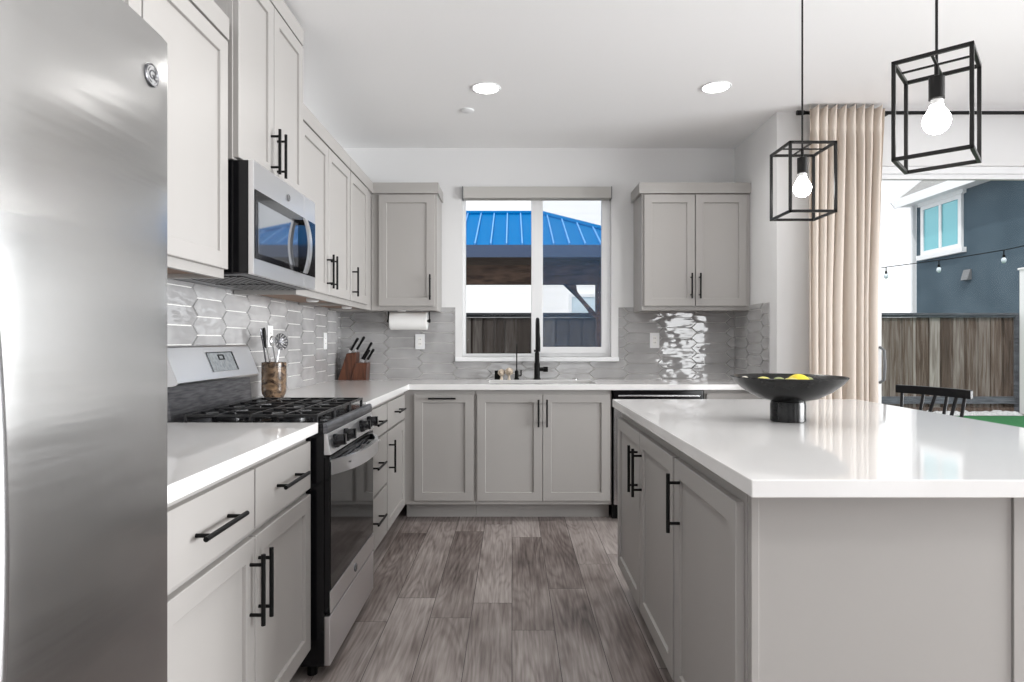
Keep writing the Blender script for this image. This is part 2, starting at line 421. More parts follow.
# ------------------------------------------------------------------ cabinets
def shaker(x0, x1, z0, z1, y, t=.02, rail=.056, rec=.010):
    """door with a recessed panel; front faces -y, its back at y"""
    mb = MB(); f = y-t; c = .0018
    def ring(a, yy): return [mb.bm.verts.new(p) for p in ((x0+a, yy, z0+a), (x1-a, yy, z0+a), (x1-a, yy, z1-a), (x0+a, yy, z1-a))]
    R = [ring(0, y), ring(0, f+c), ring(c, f), ring(rail-.0015, f), ring(rail, f+.001), ring(rail+.0012, f+rec)]
    mb.bm.faces.new(R[0]); mb.bm.faces.new(R[-1])
    for a, b in zip(R, R[1:]):
        for i in range(4):
            mb.bm.faces.new([a[i], a[(i+1) % 4], b[(i+1) % 4], b[i]])
    return mb
def pull(kind, cx, cz, y, L=.18):
    """black bar pull standing off a front at y"""
    mb = MB(); yy = y-.036; r = .006; k = L/2-.028
    ends = [(cx, yy, cz-L/2), (cx, yy, cz+L/2)] if kind == 'v' else [(cx-L/2, yy, cz), (cx+L/2, yy, cz)]
    mb.tube(ends, r, 12)
    for s in (-k, k):
        p = (cx, yy, cz+s) if kind == 'v' else (cx+s, yy, cz)
        mb.tube([p, (p[0], y, p[2])], .0048, 10)
    return mb

def base_cabinet(label, X, Y, rot, w, depth, fronts, group=None, toe=True, z1=.876, blind=0, name='base_cabinet', toe_right=0):
    r = thing(name, label, 'cabinet', (0, 0, 0), group)
    zt = .114; t = .018
    mb = MB()
    mb.box(0, t, .019, depth, zt, z1-.004); mb.box(w-t, w, .019, depth, zt, z1-.004)
    mb.box(t, w-t, .019, depth, zt, zt+t); mb.box(t, w-t, depth-.008, depth, zt+t, z1-.004)
    mb.box(0, w, 0, .019, zt, z1-.001)
    if blind: mb.box(w, w+blind, .019, depth, zt, z1-.004)
    mb.build('carcass', M['cab'], r, bevel=.001)
    MB().box(.0, w, .115, .13, 0, zt-.001).build('toe_kick', M['cab'], r)
    for f in fronts:
        kind, x0, x1, za, zb = f[:5]
        if kind == 'drawer': o = MB().box(x0, x1, -.02, -.0005, za, zb).build('drawer', M['cab'], r, bevel=.002)
        else: o = shaker(x0, x1, za, zb, -.0005).build('door', M['cab'], r)
        if len(f) > 5:
            k, hx, hz, L = f[5]; pull(k, hx, hz, -.02, L).build('handle', M['black'], o, smooth=True)
    r.location = (X, Y, 0); r.rotation_euler = (0, 0, rot)
    return r

def wall_cabinet(label, X, Y, rot, w, depth, z0, z1, fronts, crown_z, group=None, blind=0, side_trim=(0, 0)):
    r = thing('wall_cabinet', label, 'cabinet', (0, 0, 0), group)
    t = .018; lip = .028
    mb = MB()
    mb.box(0, t, .019, depth, z0, z1); mb.box(w-t, w, .019, depth, z0, z1); mb.box(t, w-t, .019, depth, z1-t, z1)
    mb.box(t, w-t, depth-.008, depth, z0+lip, z1-t); mb.box(0, w, 0, .019, z0, z1)
    if blind: mb.box(w, w+blind, .019, depth, z0, z1)
    mb.build('carcass', M['cab'], r, bevel=.001)
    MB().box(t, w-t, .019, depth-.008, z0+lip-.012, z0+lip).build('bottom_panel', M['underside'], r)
    c = .0195; l, q = side_trim
    MB().box(-l, w+q, -c, depth, z1, crown_z).build('crown_board', M['cab'], r, bevel=.0015)
    for f in fronts:
        x0, x1, za, zb, h = f
        o = shaker(x0, x1, za, zb, -.0005).build('door', M['cab'], r)
        k, hx, hz, L = h; pull(k, hx, hz, -.02, L).build('handle', M['black'], o, smooth=True)
    r.location = (X, Y, 0); r.rotation_euler = (0, 0, rot)
    return r
R90 = PI/2
g = 'grey painted base cabinets'
base_cabinet('light grey base cabinet between the fridge and the range, two drawers over two doors', -.72, 1.215, R90, .95, .583,
    [('drawer', .010, .470, .688, .852, ('h', .235, .769, .21)), ('drawer', .480, .940, .688, .852, ('h', .710, .769, .21)),
     ('door', .010, .472, .128, .668, ('v', .441, .535, .19)), ('door', .478, .940, .128, .668, ('v', .497, .535, .19))], g)
base_cabinet('light grey base cabinet of three stacked drawers right after the range', -.72, 2.895, R90, .585, .583,
    [('drawer', .012, .575, .70, .852, ('h', .29, .778, .20)), ('drawer', .012, .575, .41, .685, ('h', .29, .56, .20)), ('drawer', .012, .575, .128, .395, ('h', .29, .281, .20))], g)
base_cabinet('light grey corner base cabinet with one drawer above one door', -.72, 3.482, R90, .636, .583,
    [('drawer', .012, .57, .70, .852, ('h', .29, .778, .20)), ('door', .012, .57, .128, .685, ('v', .045, .545, .185))], g, blind=.60)
base_cabinet('grey base cabinet with a pull-out front left of the sink, bar handle along its top', -.718, 4.12, 0, .472, .60,
    [('door', .070, .463, .142, .848, ('h', .258, .822, .18))], g)
base_cabinet('grey double-door base cabinet under the sink', -.244, 4.12, 0, .904, .60,
    [('door', .013, .444, .142, .848, ('v', .418, .725, .18)), ('door', .448, .891, .142, .848, ('v', .474, .725, .18))], g)
base_cabinet('grey base cabinet in the far right corner between the dishwasher and the wall', 1.275, 4.12, 0, .420, .60,
    [('drawer', .012, .408, .70, .852, ('h', .21, .778, .18)), ('door', .012, .408, .128, .685, ('v', .05, .56, .18))], g)
g = 'grey painted wall cabinets'
wall_cabinet('light grey wall cabinet above the counter between the fridge and the microwave', -1.006, 1.215, R90, .950, .291, UB, 2.25,
    [(.012, .436, 1.4486, 2.239, ('v', .41, 1.575, .18)), (.443, .938, 1.4486, 2.239, ('v', .468, 1.575, .18))], 2.326, g)
wall_cabinet('tall light grey wall cabinet over the microwave reaching nearly to the ceiling', -.988, 2.19, R90, .692, .309, 1.845, 2.57,
    [(.006, .330, 1.852, 2.560, ('v', .300, 1.96, .18)), (.336, .686, 1.852, 2.560, ('v', .366, 1.96, .18))], 2.645, g)
wall_cabinet('light grey double-door wall cabinet just past the microwave', -1.006, 2.888, R90, .896, .291, UB, 2.25,
    [(.010, .446, 1.4486, 2.239, ('v', .415, 1.57, .18)), (.452, .888, 1.4486, 2.239, ('v', .484, 1.57, .18))], 2.326, g)
wall_cabinet('light grey single-door wall cabinet running into the far left corner', -1.006, 3.787, R90, .633, .291, UB, 2.25,
    [(.008, .459, 1.4486, 2.239, ('v', .042, 1.565, .18))], 2.326, g, blind=.30)
wall_cabinet('grey single-door wall cabinet left of the kitchen window, above the paper towels', -1.004, 4.422, 0, .469, .294, UB, 2.25,
    [(.057, .452, 1.4486, 2.239, ('v', .425, 1.58, .18))], 2.326, g, side_trim=(0, .012))
wall_cabinet('grey double-door wall cabinet right of the kitchen window', .925, 4.422, 0, .773, .294, UB, 2.25,
    [(.014, .374, 1.4486, 2.239, ('v', .345, 1.59, .18)), (.380, .742, 1.4486, 2.239, ('v', .405, 1.59, .18))], 2.326, g, side_trim=(.022, 0))

# island
base_cabinet('grey island cabinet with two doors at the far end of the island', .532, 3.02, -R90, 1.053, .595,
    [('door', .015, .528, .118, .831, ('v', .492, .68, .19)), ('door', .534, 1.045, .118, .831, ('v', .574, .68, .19))], 'island cabinets', name='island_cabinet')
base_cabinet('grey island cabinet with a single door at the near end of the island', .532, 1.965, -R90, .560, .595,
    [('door', .010, .546, .118, .831, ('v', .072, .705, .18))], 'island cabinets', name='island_cabinet')
ep = thing('island_end_panel', 'wide plain grey end panel of the island under the countertop overhang', 'panel', (.84, 1.39, 0))
MB().box(.553, 1.118, 1.388, 1.404, .0, .876).build('panel', M['cab'], ep)
MB().box(.534, .5515, 1.383, 1.404, .0, .876).build('corner_strip', M['cab'], ep, bevel=.0015)
MB().box(1.1195, 1.145, 1.383, 1.404, .0, .876).build('corner_strip', M['cab'], ep, bevel=.0015)
MB().box(1.1455, 1.30, 1.392, 3.02, 0, .876).build('back_panel', M['cab'], ep)
tag(MB().box(.493, 1.69, 1.276, 3.047, .877, .914).build('island_countertop', M['quartz'], bevel=.0025), 'white polished quartz countertop on the island', 'countertop', 'white quartz countertops')

# perimeter counters
tag(MB().box(XL+.002, -.680, 1.208, 2.176, .877, .914).build('countertop', M['quartz'], bevel=.0025), 'short white quartz countertop between the fridge and the range', 'countertop', 'white quartz countertops')
SX0, SX1, SY0, SY1 = -.165, .575, 4.19, 4.56
xs = [XL+.002, -.680, SX0, SX1, XR-.002]; ys = [2.892, 4.079, SY0, SY1, YB-.001]
tag(MB().slab(xs, ys, lambda i, j: (j == 0 and i == 0) or (j > 0 and not (i == 2 and j == 2)), .877, .914).build('countertop', M['quartz'], bevel=.0025),
    'long white quartz countertop running around the corner and past the sink', 'countertop', 'white quartz countertops')

# sink
sk = MB(); zb = .68
sk.slab([SX0-.012, SX0-.004, SX1+.004, SX1+.012], [SY0-.012, SY0-.004, SY1+.004, SY1+.012], lambda i, j: (i, j) != (1, 1), zb, .8765)
sk.box(SX0-.004, SX1+.004, SY0-.004, SY1+.004, zb, zb+.006)
sk = tag(sk.build('sink', M['range_steel'], bevel=.002), 'steel undermount sink set in the back countertop', 'sink')
MB().lathe([(.04, .006), (.045, .012), (.02, .010), (0, .010)], ((SX0+SX1)/2, 4.38, zb), 24).build('drain', M['chrome'], sk, smooth=True)

# ------------------------------------------------------------------ fridge
def letters(name, text, size, m, parent, place, depth=.0012):
    cu = bpy.data.curves.new(name, 'FONT'); cu.body = text; cu.size = size; cu.align_x = 'CENTER'; cu.align_y = 'CENTER'; cu.extrude = depth; cu.shear = .25; cu.space_character = .82
    tmp = bpy.data.objects.new(name, cu); COL.objects.link(tmp)
    dg = bpy.context.evaluated_depsgraph_get(); me = bpy.data.meshes.new_from_object(tmp.evaluated_get(dg))
    bpy.data.objects.remove(tmp); bpy.data.curves.remove(cu)
    off = Vector((0, 0, 0)); p = parent
    while p is not None: off += p.location; p = p.parent
    for v in me.vertices: v.co = Vector(place(v.co.x, v.co.y, v.co.z))-off
    me.materials.clear(); me.materials.append(m)
    o = bpy.data.objects.new(name, me); COL.objects.link(o); o.parent = parent; return o
def emblem(parent, X, Y, Z, r, tiltx=0):
    """round monogram badge on a surface facing +x"""
    o = MB().lathe([(r, 0), (r, .003), (r*.93, .0042), (r*.86, .003), (0, .003)], (X, Y, Z), 32, 'x').build('emblem', M['dark_steel'], parent, smooth=True)
    MB().lathe([(r*.83, .0031), (r*.83, .0036), (0, .0036)], (X, Y, Z), 32, 'x').build('emblem_field', M['emblem_field'], o)
    letters('monogram', 'GE', r*1.15, M['dark_steel'], o, lambda a, b, c: (X+.0042+max(c, 0)*.6, Y+a, Z+b))
    for k in range(4):
        a = k*PI/2+PI/4
        pts = [(X+.0042, Y+r*.68*math.cos(a+t*.9-.35), Z+r*.68*math.sin(a+t*.9-.35)) for t in [i/5 for i in range(6)]]
        MB().tube(pts, r*.035, 6).build('scroll', M['dark_steel'], o)
    return o
M['emblem_field'] = mat('emblem_field', rgb(160, 160, 160), .35, .3)
fr = thing('refrigerator', 'tall stainless steel refrigerator filling the near left edge', 'refrigerator', (-.98, .80, 0))
MB().box(XL+.01, -.735, .405, 1.198, .02, 1.755).build('body', M['gray_plastic'], fr, bevel=.004)
def fridge_door(ya, yb):
    pts = []
    n = 16
    for i in range(n+1):
        t = i/n; y = ya+(yb-ya)*t; e = 2*t-1
        x = -.657-.008*e*e
        if abs(e) > .99: x -= .002
        pts.append((x, y))
    return MB().prism([(-.728, ya)]+pts+[(-.728, yb)], 'z', .055, 1.776)
for ya, yb in ((.405, .790), (.797, 1.200)):
    dd = fridge_door(ya, yb).build('door', M['fridge_steel'], fr, smooth=True)
    hy = .762 if ya < .5 else .846
    if ya < .5:
        prof = []
        for i in range(25):
            t = i/24; z = .45+.95*t; bow = math.sin(PI*t)**.6
            prof.append((-.672+.039*bow, hy, z))
        MB().tube(prof, .012, 12).build('handle', M['steel'], dd, smooth=True)
    else:
        emblem(dd, -.6608, 1.134, 1.686, .021)
MB().box(-.80, -.70, .43, 1.17, .0, .05).build('base_grille', M['black'], fr)
for y in (.44, 1.165):
    MB().box(-.82, -.70, y-.025, y+.02, 1.756, 1.79).build('hinge_cover', M['gray_plastic'], fr, bevel=.004)

# ------------------------------------------------------------------ gas range
rg = thing('gas_range', 'stainless steel and black gas range set between the left countertops', 'range', (-.97, 2.535, 0))
RY0, RY1 = 2.188, 2.880
MB().box(-1.29, -.664, RY0, RY1, .05, .895).build('body', M['blackgloss'], rg, bevel=.002)
for x in (-1.25, -.72):
    for y in (RY0+.05, RY1-.05):
        MB().lathe([(.018, 0), (.018, .05)], (x, y, 0), 12).build('foot', M['black'], rg)
MB().box(-1.19, -.668, RY0, RY1, .8955, .908).build('cooktop', M['blackgloss'], rg, bevel=.002)
MB().prism([(-.667, .873), (-.652, .873), (-.650, .880), (-.652, .902), (-.658, .909), (-.667, .909)], 'y', RY0, RY1).build('front_trim', M['dark_steel'], rg, smooth=True)
vp = MB().prism([(-1.29, .90), (-1.205, .90), (-1.215, 1.036), (-1.29, 1.036)], 'y', RY0+.004, RY1-.004).build('vent_riser', M['dark_steel'], rg)
bgd = MB().prism([(-1.30, 1.037), (-1.300, 1.182), (-1.236, 1.182), (-1.228, 1.177), (-1.176, 1.050), (-1.182, 1.042), (-1.20, 1.037)], 'y', RY0-.004, RY1+.004).build('backguard', M['range_steel'], rg, bevel=.002)
nx = Vector((1.177-1.050, 0, 1.228-1.176)).normalized(); dn = Vector((-.052, 0, .127)).normalized()
pc = Vector((-1.202, 0, 1.1135))
def slant(y, v, d): q = pc+dn*v+nx*d; return (q.x, y, q.z)
def slant_box(ya, yb, va, vb, d0, d1):
    mb = MB(); A = [mb.bm.verts.new(slant(y, v, d)) for d in (d0, d1) for v in (va, vb) for y in (ya, yb)]
    for f in ((0, 2, 3, 1), (4, 5, 7, 6), (0, 1, 5, 4), (2, 6, 7, 3), (0, 4, 6, 2), (1, 3, 7, 5)): mb.bm.faces.new([A[i] for i in f])
    return mb
M['lcd'] = vary(mat('display_face', rgb(120, 124, 126), .25), rgb(112, 116, 118), rgb(134, 138, 140), 60, (1, 1, 1))
dsp = slant_box(2.465, 2.690, -.040, .044, .0005, .003).build('display', M['lcd'], bgd)
slant_box(2.678, 2.690, -.040, .044, .003, .0036).build('display_edge', M['black'], dsp)
slant_box(2.463, 2.690, .040, .044, .003, .0036).build('display_edge', M['black'], dsp)
sym = MB()
for ya, yb, va, vb in ((2.545, 2.600, .026, .032), (2.545, 2.557, .008, .026), (2.588, 2.600, .008, .026), (2.557, 2.588, .008, .013)):
    A = [sym.bm.verts.new(slant(y, v, d)) for d in (.003, .0036) for v in (va, vb) for y in (ya, yb)]
    for f in ((0, 2, 3, 1), (4, 5, 7, 6), (0, 1, 5, 4), (2, 6, 7, 3), (0, 4, 6, 2), (1, 3, 7, 5)): sym.bm.faces.new([A[i] for i in f])
sym.build('display_symbol', M['black'], dsp)
# burners and grates
for x, y, r in ((-1.06, 2.34, .04), (-1.06, 2.72, .035), (-.82, 2.34, .045), (-.82, 2.72, .05)):
    bu = MB().lathe([(r*1.25, 0), (r*1.25, .006), (r, .010), (r, .016), (0, .016)], (x, y, .908), 24).build('burner', M['iron'], rg, smooth=True)
for ya, yb in ((RY0+.012, 2.416), (2.422, 2.646), (2.652, RY1-.012)):
    mb = MB(); zt, h = .934, .010; ym = (ya+yb)/2
    X0, X1 = -1.165, -.690
    for y in (ya+.006, yb-.006, ym): mb.bar((X0, y, zt), (X1, y, zt), .010, h)
    for x in (X0+.006, X1-.006, -.93, -1.05, -.81): mb.bar((x, ya, zt), (x, yb, zt), .010, h)
    for cx in (-1.06, -.82):
        for s in (-1, 1):
            mb.bar((cx-.055, ym+s*.055, zt+.001), (cx-.022, ym+s*.022, zt+.001), .008, h)
            mb.bar((cx+.055, ym+s*.055, zt+.001), (cx+.022, ym+s*.022, zt+.001), .008, h)
    for x in (X0+.006, -.93, X1-.006):
        for y in (ya+.006, yb-.006): mb.bar((x, y, .908), (x, y, zt), .011, .011)
    mb.build('grate', M['iron'], rg, bevel=.0015)
MB().prism([(-.664, .797), (-.640, .797), (-.653, .872), (-.664, .872)], 'y', RY0, RY1).build('control_panel', M['range_steel'], rg, bevel=.0015)
kn = Vector((.985, 0, .17)).normalized()
for i, y in enumerate((2.262, 2.405, 2.652, 2.792)):
    k = MB(); c0 = Vector((-.646, y, .836))
    k.tube([c0, c0+kn*.012, c0+kn*.013, c0+kn*.034, c0+kn*.037], [.026, .025, .0215, .0195, .017], 24)
    k.bar(c0+kn*.036+Vector((0, 0, -.019)), c0+kn*.036+Vector((0, 0, .019)), .011, .016)
    k.build('knob', M['blackgloss'], rg, smooth=True)
dr = MB().box(-.6635, -.645, RY0+.004, RY1-.004, .235, .787).build('oven_door', M['blackgloss'], rg, bevel=.002)
MB().box(-.6448, -.6425, RY0+.012, RY1-.012, .315, .770).build('door_glass', M['darkglass'], dr)
stp = MB().box(-.6448, -.6405, RY0+.004, RY1-.004, .237, .312).build('lower_trim', M['range_steel'], dr, bevel=.001)
emblem(stp, -.6405, 2.535, .275, .017)
hp = []; hq = []
for i in range(25):
    t = i/24; e = 2*t-1; y = RY0+.016+(RY1-RY0-.032)*t
    x = -.640+.068*(1-abs(e)**2.6)
    hp.append((x, y)); hq.append((x-.014, y))
hd = MB().prism(hp+hq[::-1], 'z', .724, .776).build('handle', M['range_steel'], dr, smooth=True)
vg = MB()
for a in range(5):
    y = RY0+.10+a*.122; vg.box(-.642, -.592, y, y+.012, .752, .758)
for x in (-.634, -.616, -.598): vg.box(x-.003, x+.003, RY0+.10, RY1-.10, .752, .758)
vg.build('vent_grille', M['range_steel'], dr)
MB().box(-.6635, -.643, RY0+.002, RY1-.002, .052, .226).build('storage_drawer', M['range_steel'], rg, bevel=.0025)

# ------------------------------------------------------------------ microwave
mw = thing('microwave', 'stainless over-the-range microwave mounted above the gas range', 'microwave', (-1.1, 2.535, 1.437))
MY0, MY1 = 2.196, 2.880
MB().box(-1.298, -.935, MY0, MY1, 1.442, 1.842).build('body', M['blackgloss'], mw, bevel=.002)
MB().box(-1.295, -.94, MY0+.004, MY1-.004, 1.436, 1.4415).build('underside_plate', M['dark_steel'], mw)
for y in (MY0+.05, 2.55):
    f = MB()
    for k in range(9): f.box(-1.22+k*.028, -1.205+k*.028, y, y+.27, 1.432, 1.4358)
    f.build('grease_filter', M['iron'], mw)
MB().box(-.9345, -.915, MY0, 2.7265, 1.437, 1.842).build('door', M['range_steel'], mw, bevel=.0015)
MB().box(-.9345, -.915, 2.7285, MY1, 1.437, 1.842).build('control_face', M['range_steel'], mw, bevel=.0015)
dr = MB().box(-.9148, -.9125, MY0+.008, MY1-.004, 1.494, 1.740).build('door_frame', M['blackgloss'], mw)
MB().box(-.9124, -.9115, MY0+.030, 2.640, 1.515, 1.700).build('door_glass', M['mirrorglass'], dr)
emblem(mw, -.915, 2.535, 1.785, .014)
hp = []; hq = []
for i in range(17):
    t = i/16; e = 2*t-1; z = 1.492+.232*t; x = -.884+.020*(1-e*e)
    hp.append((x, z)); hq.append((x-.010, z))
MB().prism(hp+hq[::-1], 'y', 2.652, 2.684).build('handle', M['range_steel'], mw, smooth=True)
for z in (1.497, 1.700):
    MB().box(-.9122, -.888, 2.655, 2.681, z, z+.020).build('handle_mount', M['black'], mw, bevel=.002)

# ------------------------------------------------------------------ dishwasher
dw = thing('dishwasher', 'black and stainless dishwasher built in right of the sink cabinet', 'dishwasher', (.968, 4.40, 0))
MB().box(.672, 1.264, 4.135, 4.69, .09, .870).build('body', M['black'], dw)
dd = MB().box(.674, 1.262, 4.098, 4.1345, .115, .790).build('door', M['steel'], dw, bevel=.003)
cp = MB().box(.674, 1.262, 4.098, 4.1345, .793, .872).build('control_panel', M['blackgloss'], dw, bevel=.003)
MB().box(.700, 1.236, 4.088, 4.0975, .832, .844).build('handle', M['steel'], cp, bevel=.003)
MB().box(.674, 1.262, 4.19, 4.20, 0, .088).build('toe_panel', M['black'], dw)

# ------------------------------------------------------------------ sink side
fa = thing('kitchen_faucet', 'tall matte black pull-down faucet standing behind the sink', 'faucet', (.187, 4.622, .9145))
FX, FY, FZ = .187, 4.622, .9145
MB().lathe([(.027, 0), (.027, .006), (.022, .010), (.0215, .115), (.017, .125), (.017, .20)], (FX, FY, FZ), 24).build('body', M['black'], fa, smooth=True)
pts = [(FX, FY, FZ+.19), (FX, FY, FZ+.36)]
for i in range(1, 13):
    a = PI*i/12; pts.append((FX, FY-.085+.085*math.cos(a), FZ+.36+.085*math.sin(a)))
pts.append((FX, FY-.17, FZ+.33))
MB().tube(pts, .0125, 14).build('spout', M['black'], fa, smooth=True)
MB().tube([(FX, FY-.17, FZ+.34), (FX, FY-.17, FZ+.30), (FX, FY-.17, FZ+.22), (FX, FY-.17, FZ+.21)], [.013, .0165, .0175, .015], 16).build('spray_head', M['black'], fa, smooth=True)
MB().tube([(FX, FY, FZ+.205), (FX, FY, FZ+.22)], .024, 18).build('collar', M['black'], fa, smooth=True)
MB().bar((FX, FY, FZ+.27), (FX, FY-.17, FZ+.27), .012, .012).build('dock_arm', M['black'], fa)
MB().tube([(FX+.018, FY, FZ+.075), (FX+.045, FY, FZ+.075), (FX+.046, FY, FZ+.075), (FX+.080, FY, FZ+.075)], [.014, .014, .020, .020], 18).build('handle', M['black'], fa, smooth=True)
ft = thing('water_filter_tap', 'slim black filtered water tap left of the tall faucet', 'tap', (.035, 4.62, .9145))
pts = [(.035, 4.62, .965), (.035, 4.62, 1.14)]+[(.035, 4.62-.035+.035*math.cos(PI*i/8), 1.14+.035*math.sin(PI*i/8)) for i in range(1, 8)]+[(.035, 4.55, 1.12)]
MB().tube(pts, .0048, 10).build('spout', M['black'], ft, smooth=True)
MB().lathe([(.020, 0), (.020, .006), (.014, .010), (.014, .062), (.006, .068)], (.035, 4.62, .9145), 18).build('body', M['black'], ft, smooth=True)
MB().tube([(.045, 4.62, .940), (.066, 4.62, .940), (.068, 4.62, .945), (.068, 4.62, .985)], .005, 8).build('lever', M['black'], ft, smooth=True)
M['bristle'] = vary(mat('natural_bristle', rgb(206, 190, 170), .9, bump=(120, .8, (1, 1, 1))), rgb(170, 150, 128), rgb(232, 220, 204), 60)
M['palewood'] = mat('pale_wood', rgb(214, 200, 182), .6)
for i, (x, y, z, r, lab) in enumerate(((-.078, 4.585, .966, .027, 'small beige scrub brush standing beside the black box behind the sink'), (-.022, 4.575, .974, .031, 'larger beige scrub brush standing beside the black water tap'))):
    t = thing('scrub_brush', lab, 'brush', (x, y, .9145), 'scrub brushes by the sink')
    rr = random.Random(i)
    MB().ellipsoid((x, y, z), r, r, r*.92, 20, 14, lambda c: c*(1+rr.uniform(-.07, .05))).build('bristle_head', M['bristle'], t)
    MB().lathe([(.013, 0), (.010, .012), (.008, z-r*.85-.9145)], (x, y, .9145), 14).build('handle', M['palewood'], t, smooth=True)
bx = thing('sponge_holder', 'small black square holder on the counter behind the beige brushes', 'holder', (-.106, 4.66, .9145))
MB().slab([-.130, -.124, -.088, -.082], [4.640, 4.646, 4.674, 4.680], lambda i, j: (i, j) != (1, 1), .9145, .978).build('shell', M['black'], bx, bevel=.002)
MB().box(-.124, -.088, 4.646, 4.674, .9145, .920).build('bottom', M['black'], bx)
cap = MB().lathe([(.022, 0), (.022, .006), (.018, .010), (.006, .011), (0, .011)], (.47, 4.63, .9145), 24).build('air_gap_cap', M['chrome'], smooth=True)
tag(cap, 'low round chrome cap on the counter right of the black faucet', 'cap')

# paper towels
ph = thing('paper_towel_holder', 'black paper towel holder fixed under the wall cabinet', 'holder', (-.76, 4.56, 1.34))
for x in (-.912, -.612):
    MB().box(x, x+.008, 4.548, 4.572, 1.342, UB-.0005).build('arm', M['black'], ph, bevel=.002)
    MB().lathe([(.013, -.004), (.013, .012)], (x, 4.56, 1.347), 14, 'x').build('end_knob', M['black'], ph, smooth=True)
MB().tube([(-.905, 4.56, 1.347), (-.612, 4.56, 1.347)], .006, 10).build('rod', M['black'], ph)
pr = thing('paper_towel_roll', 'white paper towel roll hanging under the wall cabinet left of the window', 'paper towels', (-.76, 4.56, 1.347))
MB().lathe([(.019, -.135), (.063, -.135), (.065, -.133), (.065, .133), (.063, .135), (.019, .135), (.019, -.135)], (-.758, 4.56, 1.347), 36, 'x').build('paper', M['paper'], pr, smooth=True)

# outlets
def outlet(label, place):
    o = thing('wall_outlet', label, 'outlet', place(0, 0, .010), 'white outlets in the tile')
    def bxx(a0, a1, b0, b1, d0, d1):
        mb = MB(); A = [mb.bm.verts.new(place(a, b_, d)) for d in (d0, d1) for b_ in (b0, b1) for a in (a0, a1)]
        for f in ((0, 2, 3, 1), (4, 5, 7, 6), (0, 1, 5, 4), (2, 6, 7, 3), (0, 4, 6, 2), (1, 3, 7, 5)): mb.bm.faces.new([A[i] for i in f])
        return mb
    pl = bxx(-.036, .036, -.058, .058, .0105, .015).build('cover_plate', M['white'], o, bevel=.002)
    bxx(-.017, .017, -.034, .034, .015, .0165).build('receptacle', M['paper'], pl, bevel=.001)
    for zz in (-.017, .017):
        for a in (-.006, .006):
            bxx(a-.0013, a+.0013, zz-.004, zz+.004, .0166, .0169).build('slot', M['black'], pl)
    return o
outlet('white outlet on the back wall tile left of the window, below the paper towels', lambda a, b_, d: (-.70+a, YB-d, 1.195+b_))
outlet('white outlet on the back wall tile right of the window', lambda a, b_, d: (1.085+a, YB-d, 1.205+b_))
outlet('white outlet on the side wall tile between the utensil crock and the knife block', lambda a, b_, d: (XL+d, 4.31+a, 1.20+b_))
outlet('white outlet on the side wall tile behind the utensils', lambda a, b_, d: (XL+d, 3.33+a, 1.225+b_))

# puck lights under the cabinets
for x, y, lab in ((-1.10, 3.42, 'white puck light under the double-door wall cabinet past the microwave'), (-1.10, 4.13, 'white puck light under the corner wall cabinet'), (-.80, 4.50, 'white puck light under the wall cabinet above the paper towels')):
    t = thing('puck_light', lab, 'light', (x, y, 1.41), 'puck lights under the wall cabinets')
    MB().lathe([(.030, -.016), (.034, -.012), (.034, .0)], (x, y, 1.4330), 24).build('housing', M['white'], t, smooth=True)
    MB().lathe([(.026, -.018), (.026, -.0165)], (x, y, 1.4330), 24).build('lens', M['paper'], t)

# ------------------------------------------------------------------ utensil crock
M['marble'] = vary(mat('brown_marble', rgb(90, 70, 62), .2), rgb(40, 30, 28), rgb(160, 132, 104), 17, (1, 1, 1.3), 6, .38, .72, 1.6)
CX, CY = -1.19, 3.10
ck = tag(MB().lathe([(0, 0), (.044, 0), (.050, .012), (.057, .024), (.059, .04), (.059, .178), (.056, .180), (.052, .178), (.052, .03), (0, .028)], (CX, CY, .9145), 40).build('utensil_crock', M['marble'], smooth=True),
         'brown marbled stone utensil crock on the counter past the range', 'crock')
gu = 'cooking utensils in the crock'
u = thing('slotted_skimmer', 'round slotted metal skimmer standing upright in the stone crock', 'utensil', (CX, CY, .95), gu)
MB().tube([(CX+.005, CY+.005, .945), (CX+.012, CY+.008, 1.10), (CX+.020, CY+.012, 1.16)], [.005, .005, .006], 10).build('handle', M['range_steel'], u, smooth=True)
hb = MB(); n = 28
cc = Vector((CX+.028, CY+.01, 1.196)); ax = Vector((1, -.55, .12)).normalized(); uu = ax.cross(Vector((0, 0, 1))).normalized(); vv = uu.cross(ax)
pr_ = [(.0, -.010), (.012, -.009), (.026, -.004), (.040, .006), (.042, .008), (.040, .009), (.026, -.001), (.012, -.006), (0, -.007)]
rings = []
for r, h in pr_:
    rings.append([hb.bm.verts.new(cc+ax*h+(uu*math.cos(2*PI*k/n)+vv*math.sin(2*PI*k/n))*max(r, .0005)) for k in range(n)])
for ri, (a, c) in enumerate(zip(rings, rings[1:])):
    for k in range(n):
        if ri in (1, 6) and k % 4 < 2: continue
        if ri in (2, 5) and k % 2: continue
        hb.bm.faces.new([a[k], a[(k+1) % n], c[(k+1) % n], c[k]])
hb.build('slotted_head', M['dark_steel'], u)
u = thing('spatula', 'dark spatula leaning out of the stone crock toward the range', 'utensil', (CX, CY, .95), gu)
MB().tube([(CX-.005, CY+.02, .950), (CX-.005, CY-.043, 1.10), (CX-.004, CY-.090, 1.18)], [.0045, .0045, .006], 8).build('handle', M['range_steel'], u, smooth=True)
MB().prism([(CY-.088, 1.165), (CY-.104, 1.17), (CY-.128, 1.245), (CY-.124, 1.262), (CY-.106, 1.265), (CY-.098, 1.25)], 'x', CX-.007, CX-.002).build('blade', M['black'], u, bevel=.001)
u = thing('ladle', 'steel ladle with a round cup in the stone crock, between spatula and skimmer', 'utensil', (CX, CY, .95), gu)
MB().tube([(CX+.02, CY-.005, .950), (CX+.018, CY-.032, 1.11), (CX+.014, CY-.058, 1.19)], .0042, 8).build('handle', M['range_steel'], u, smooth=True)
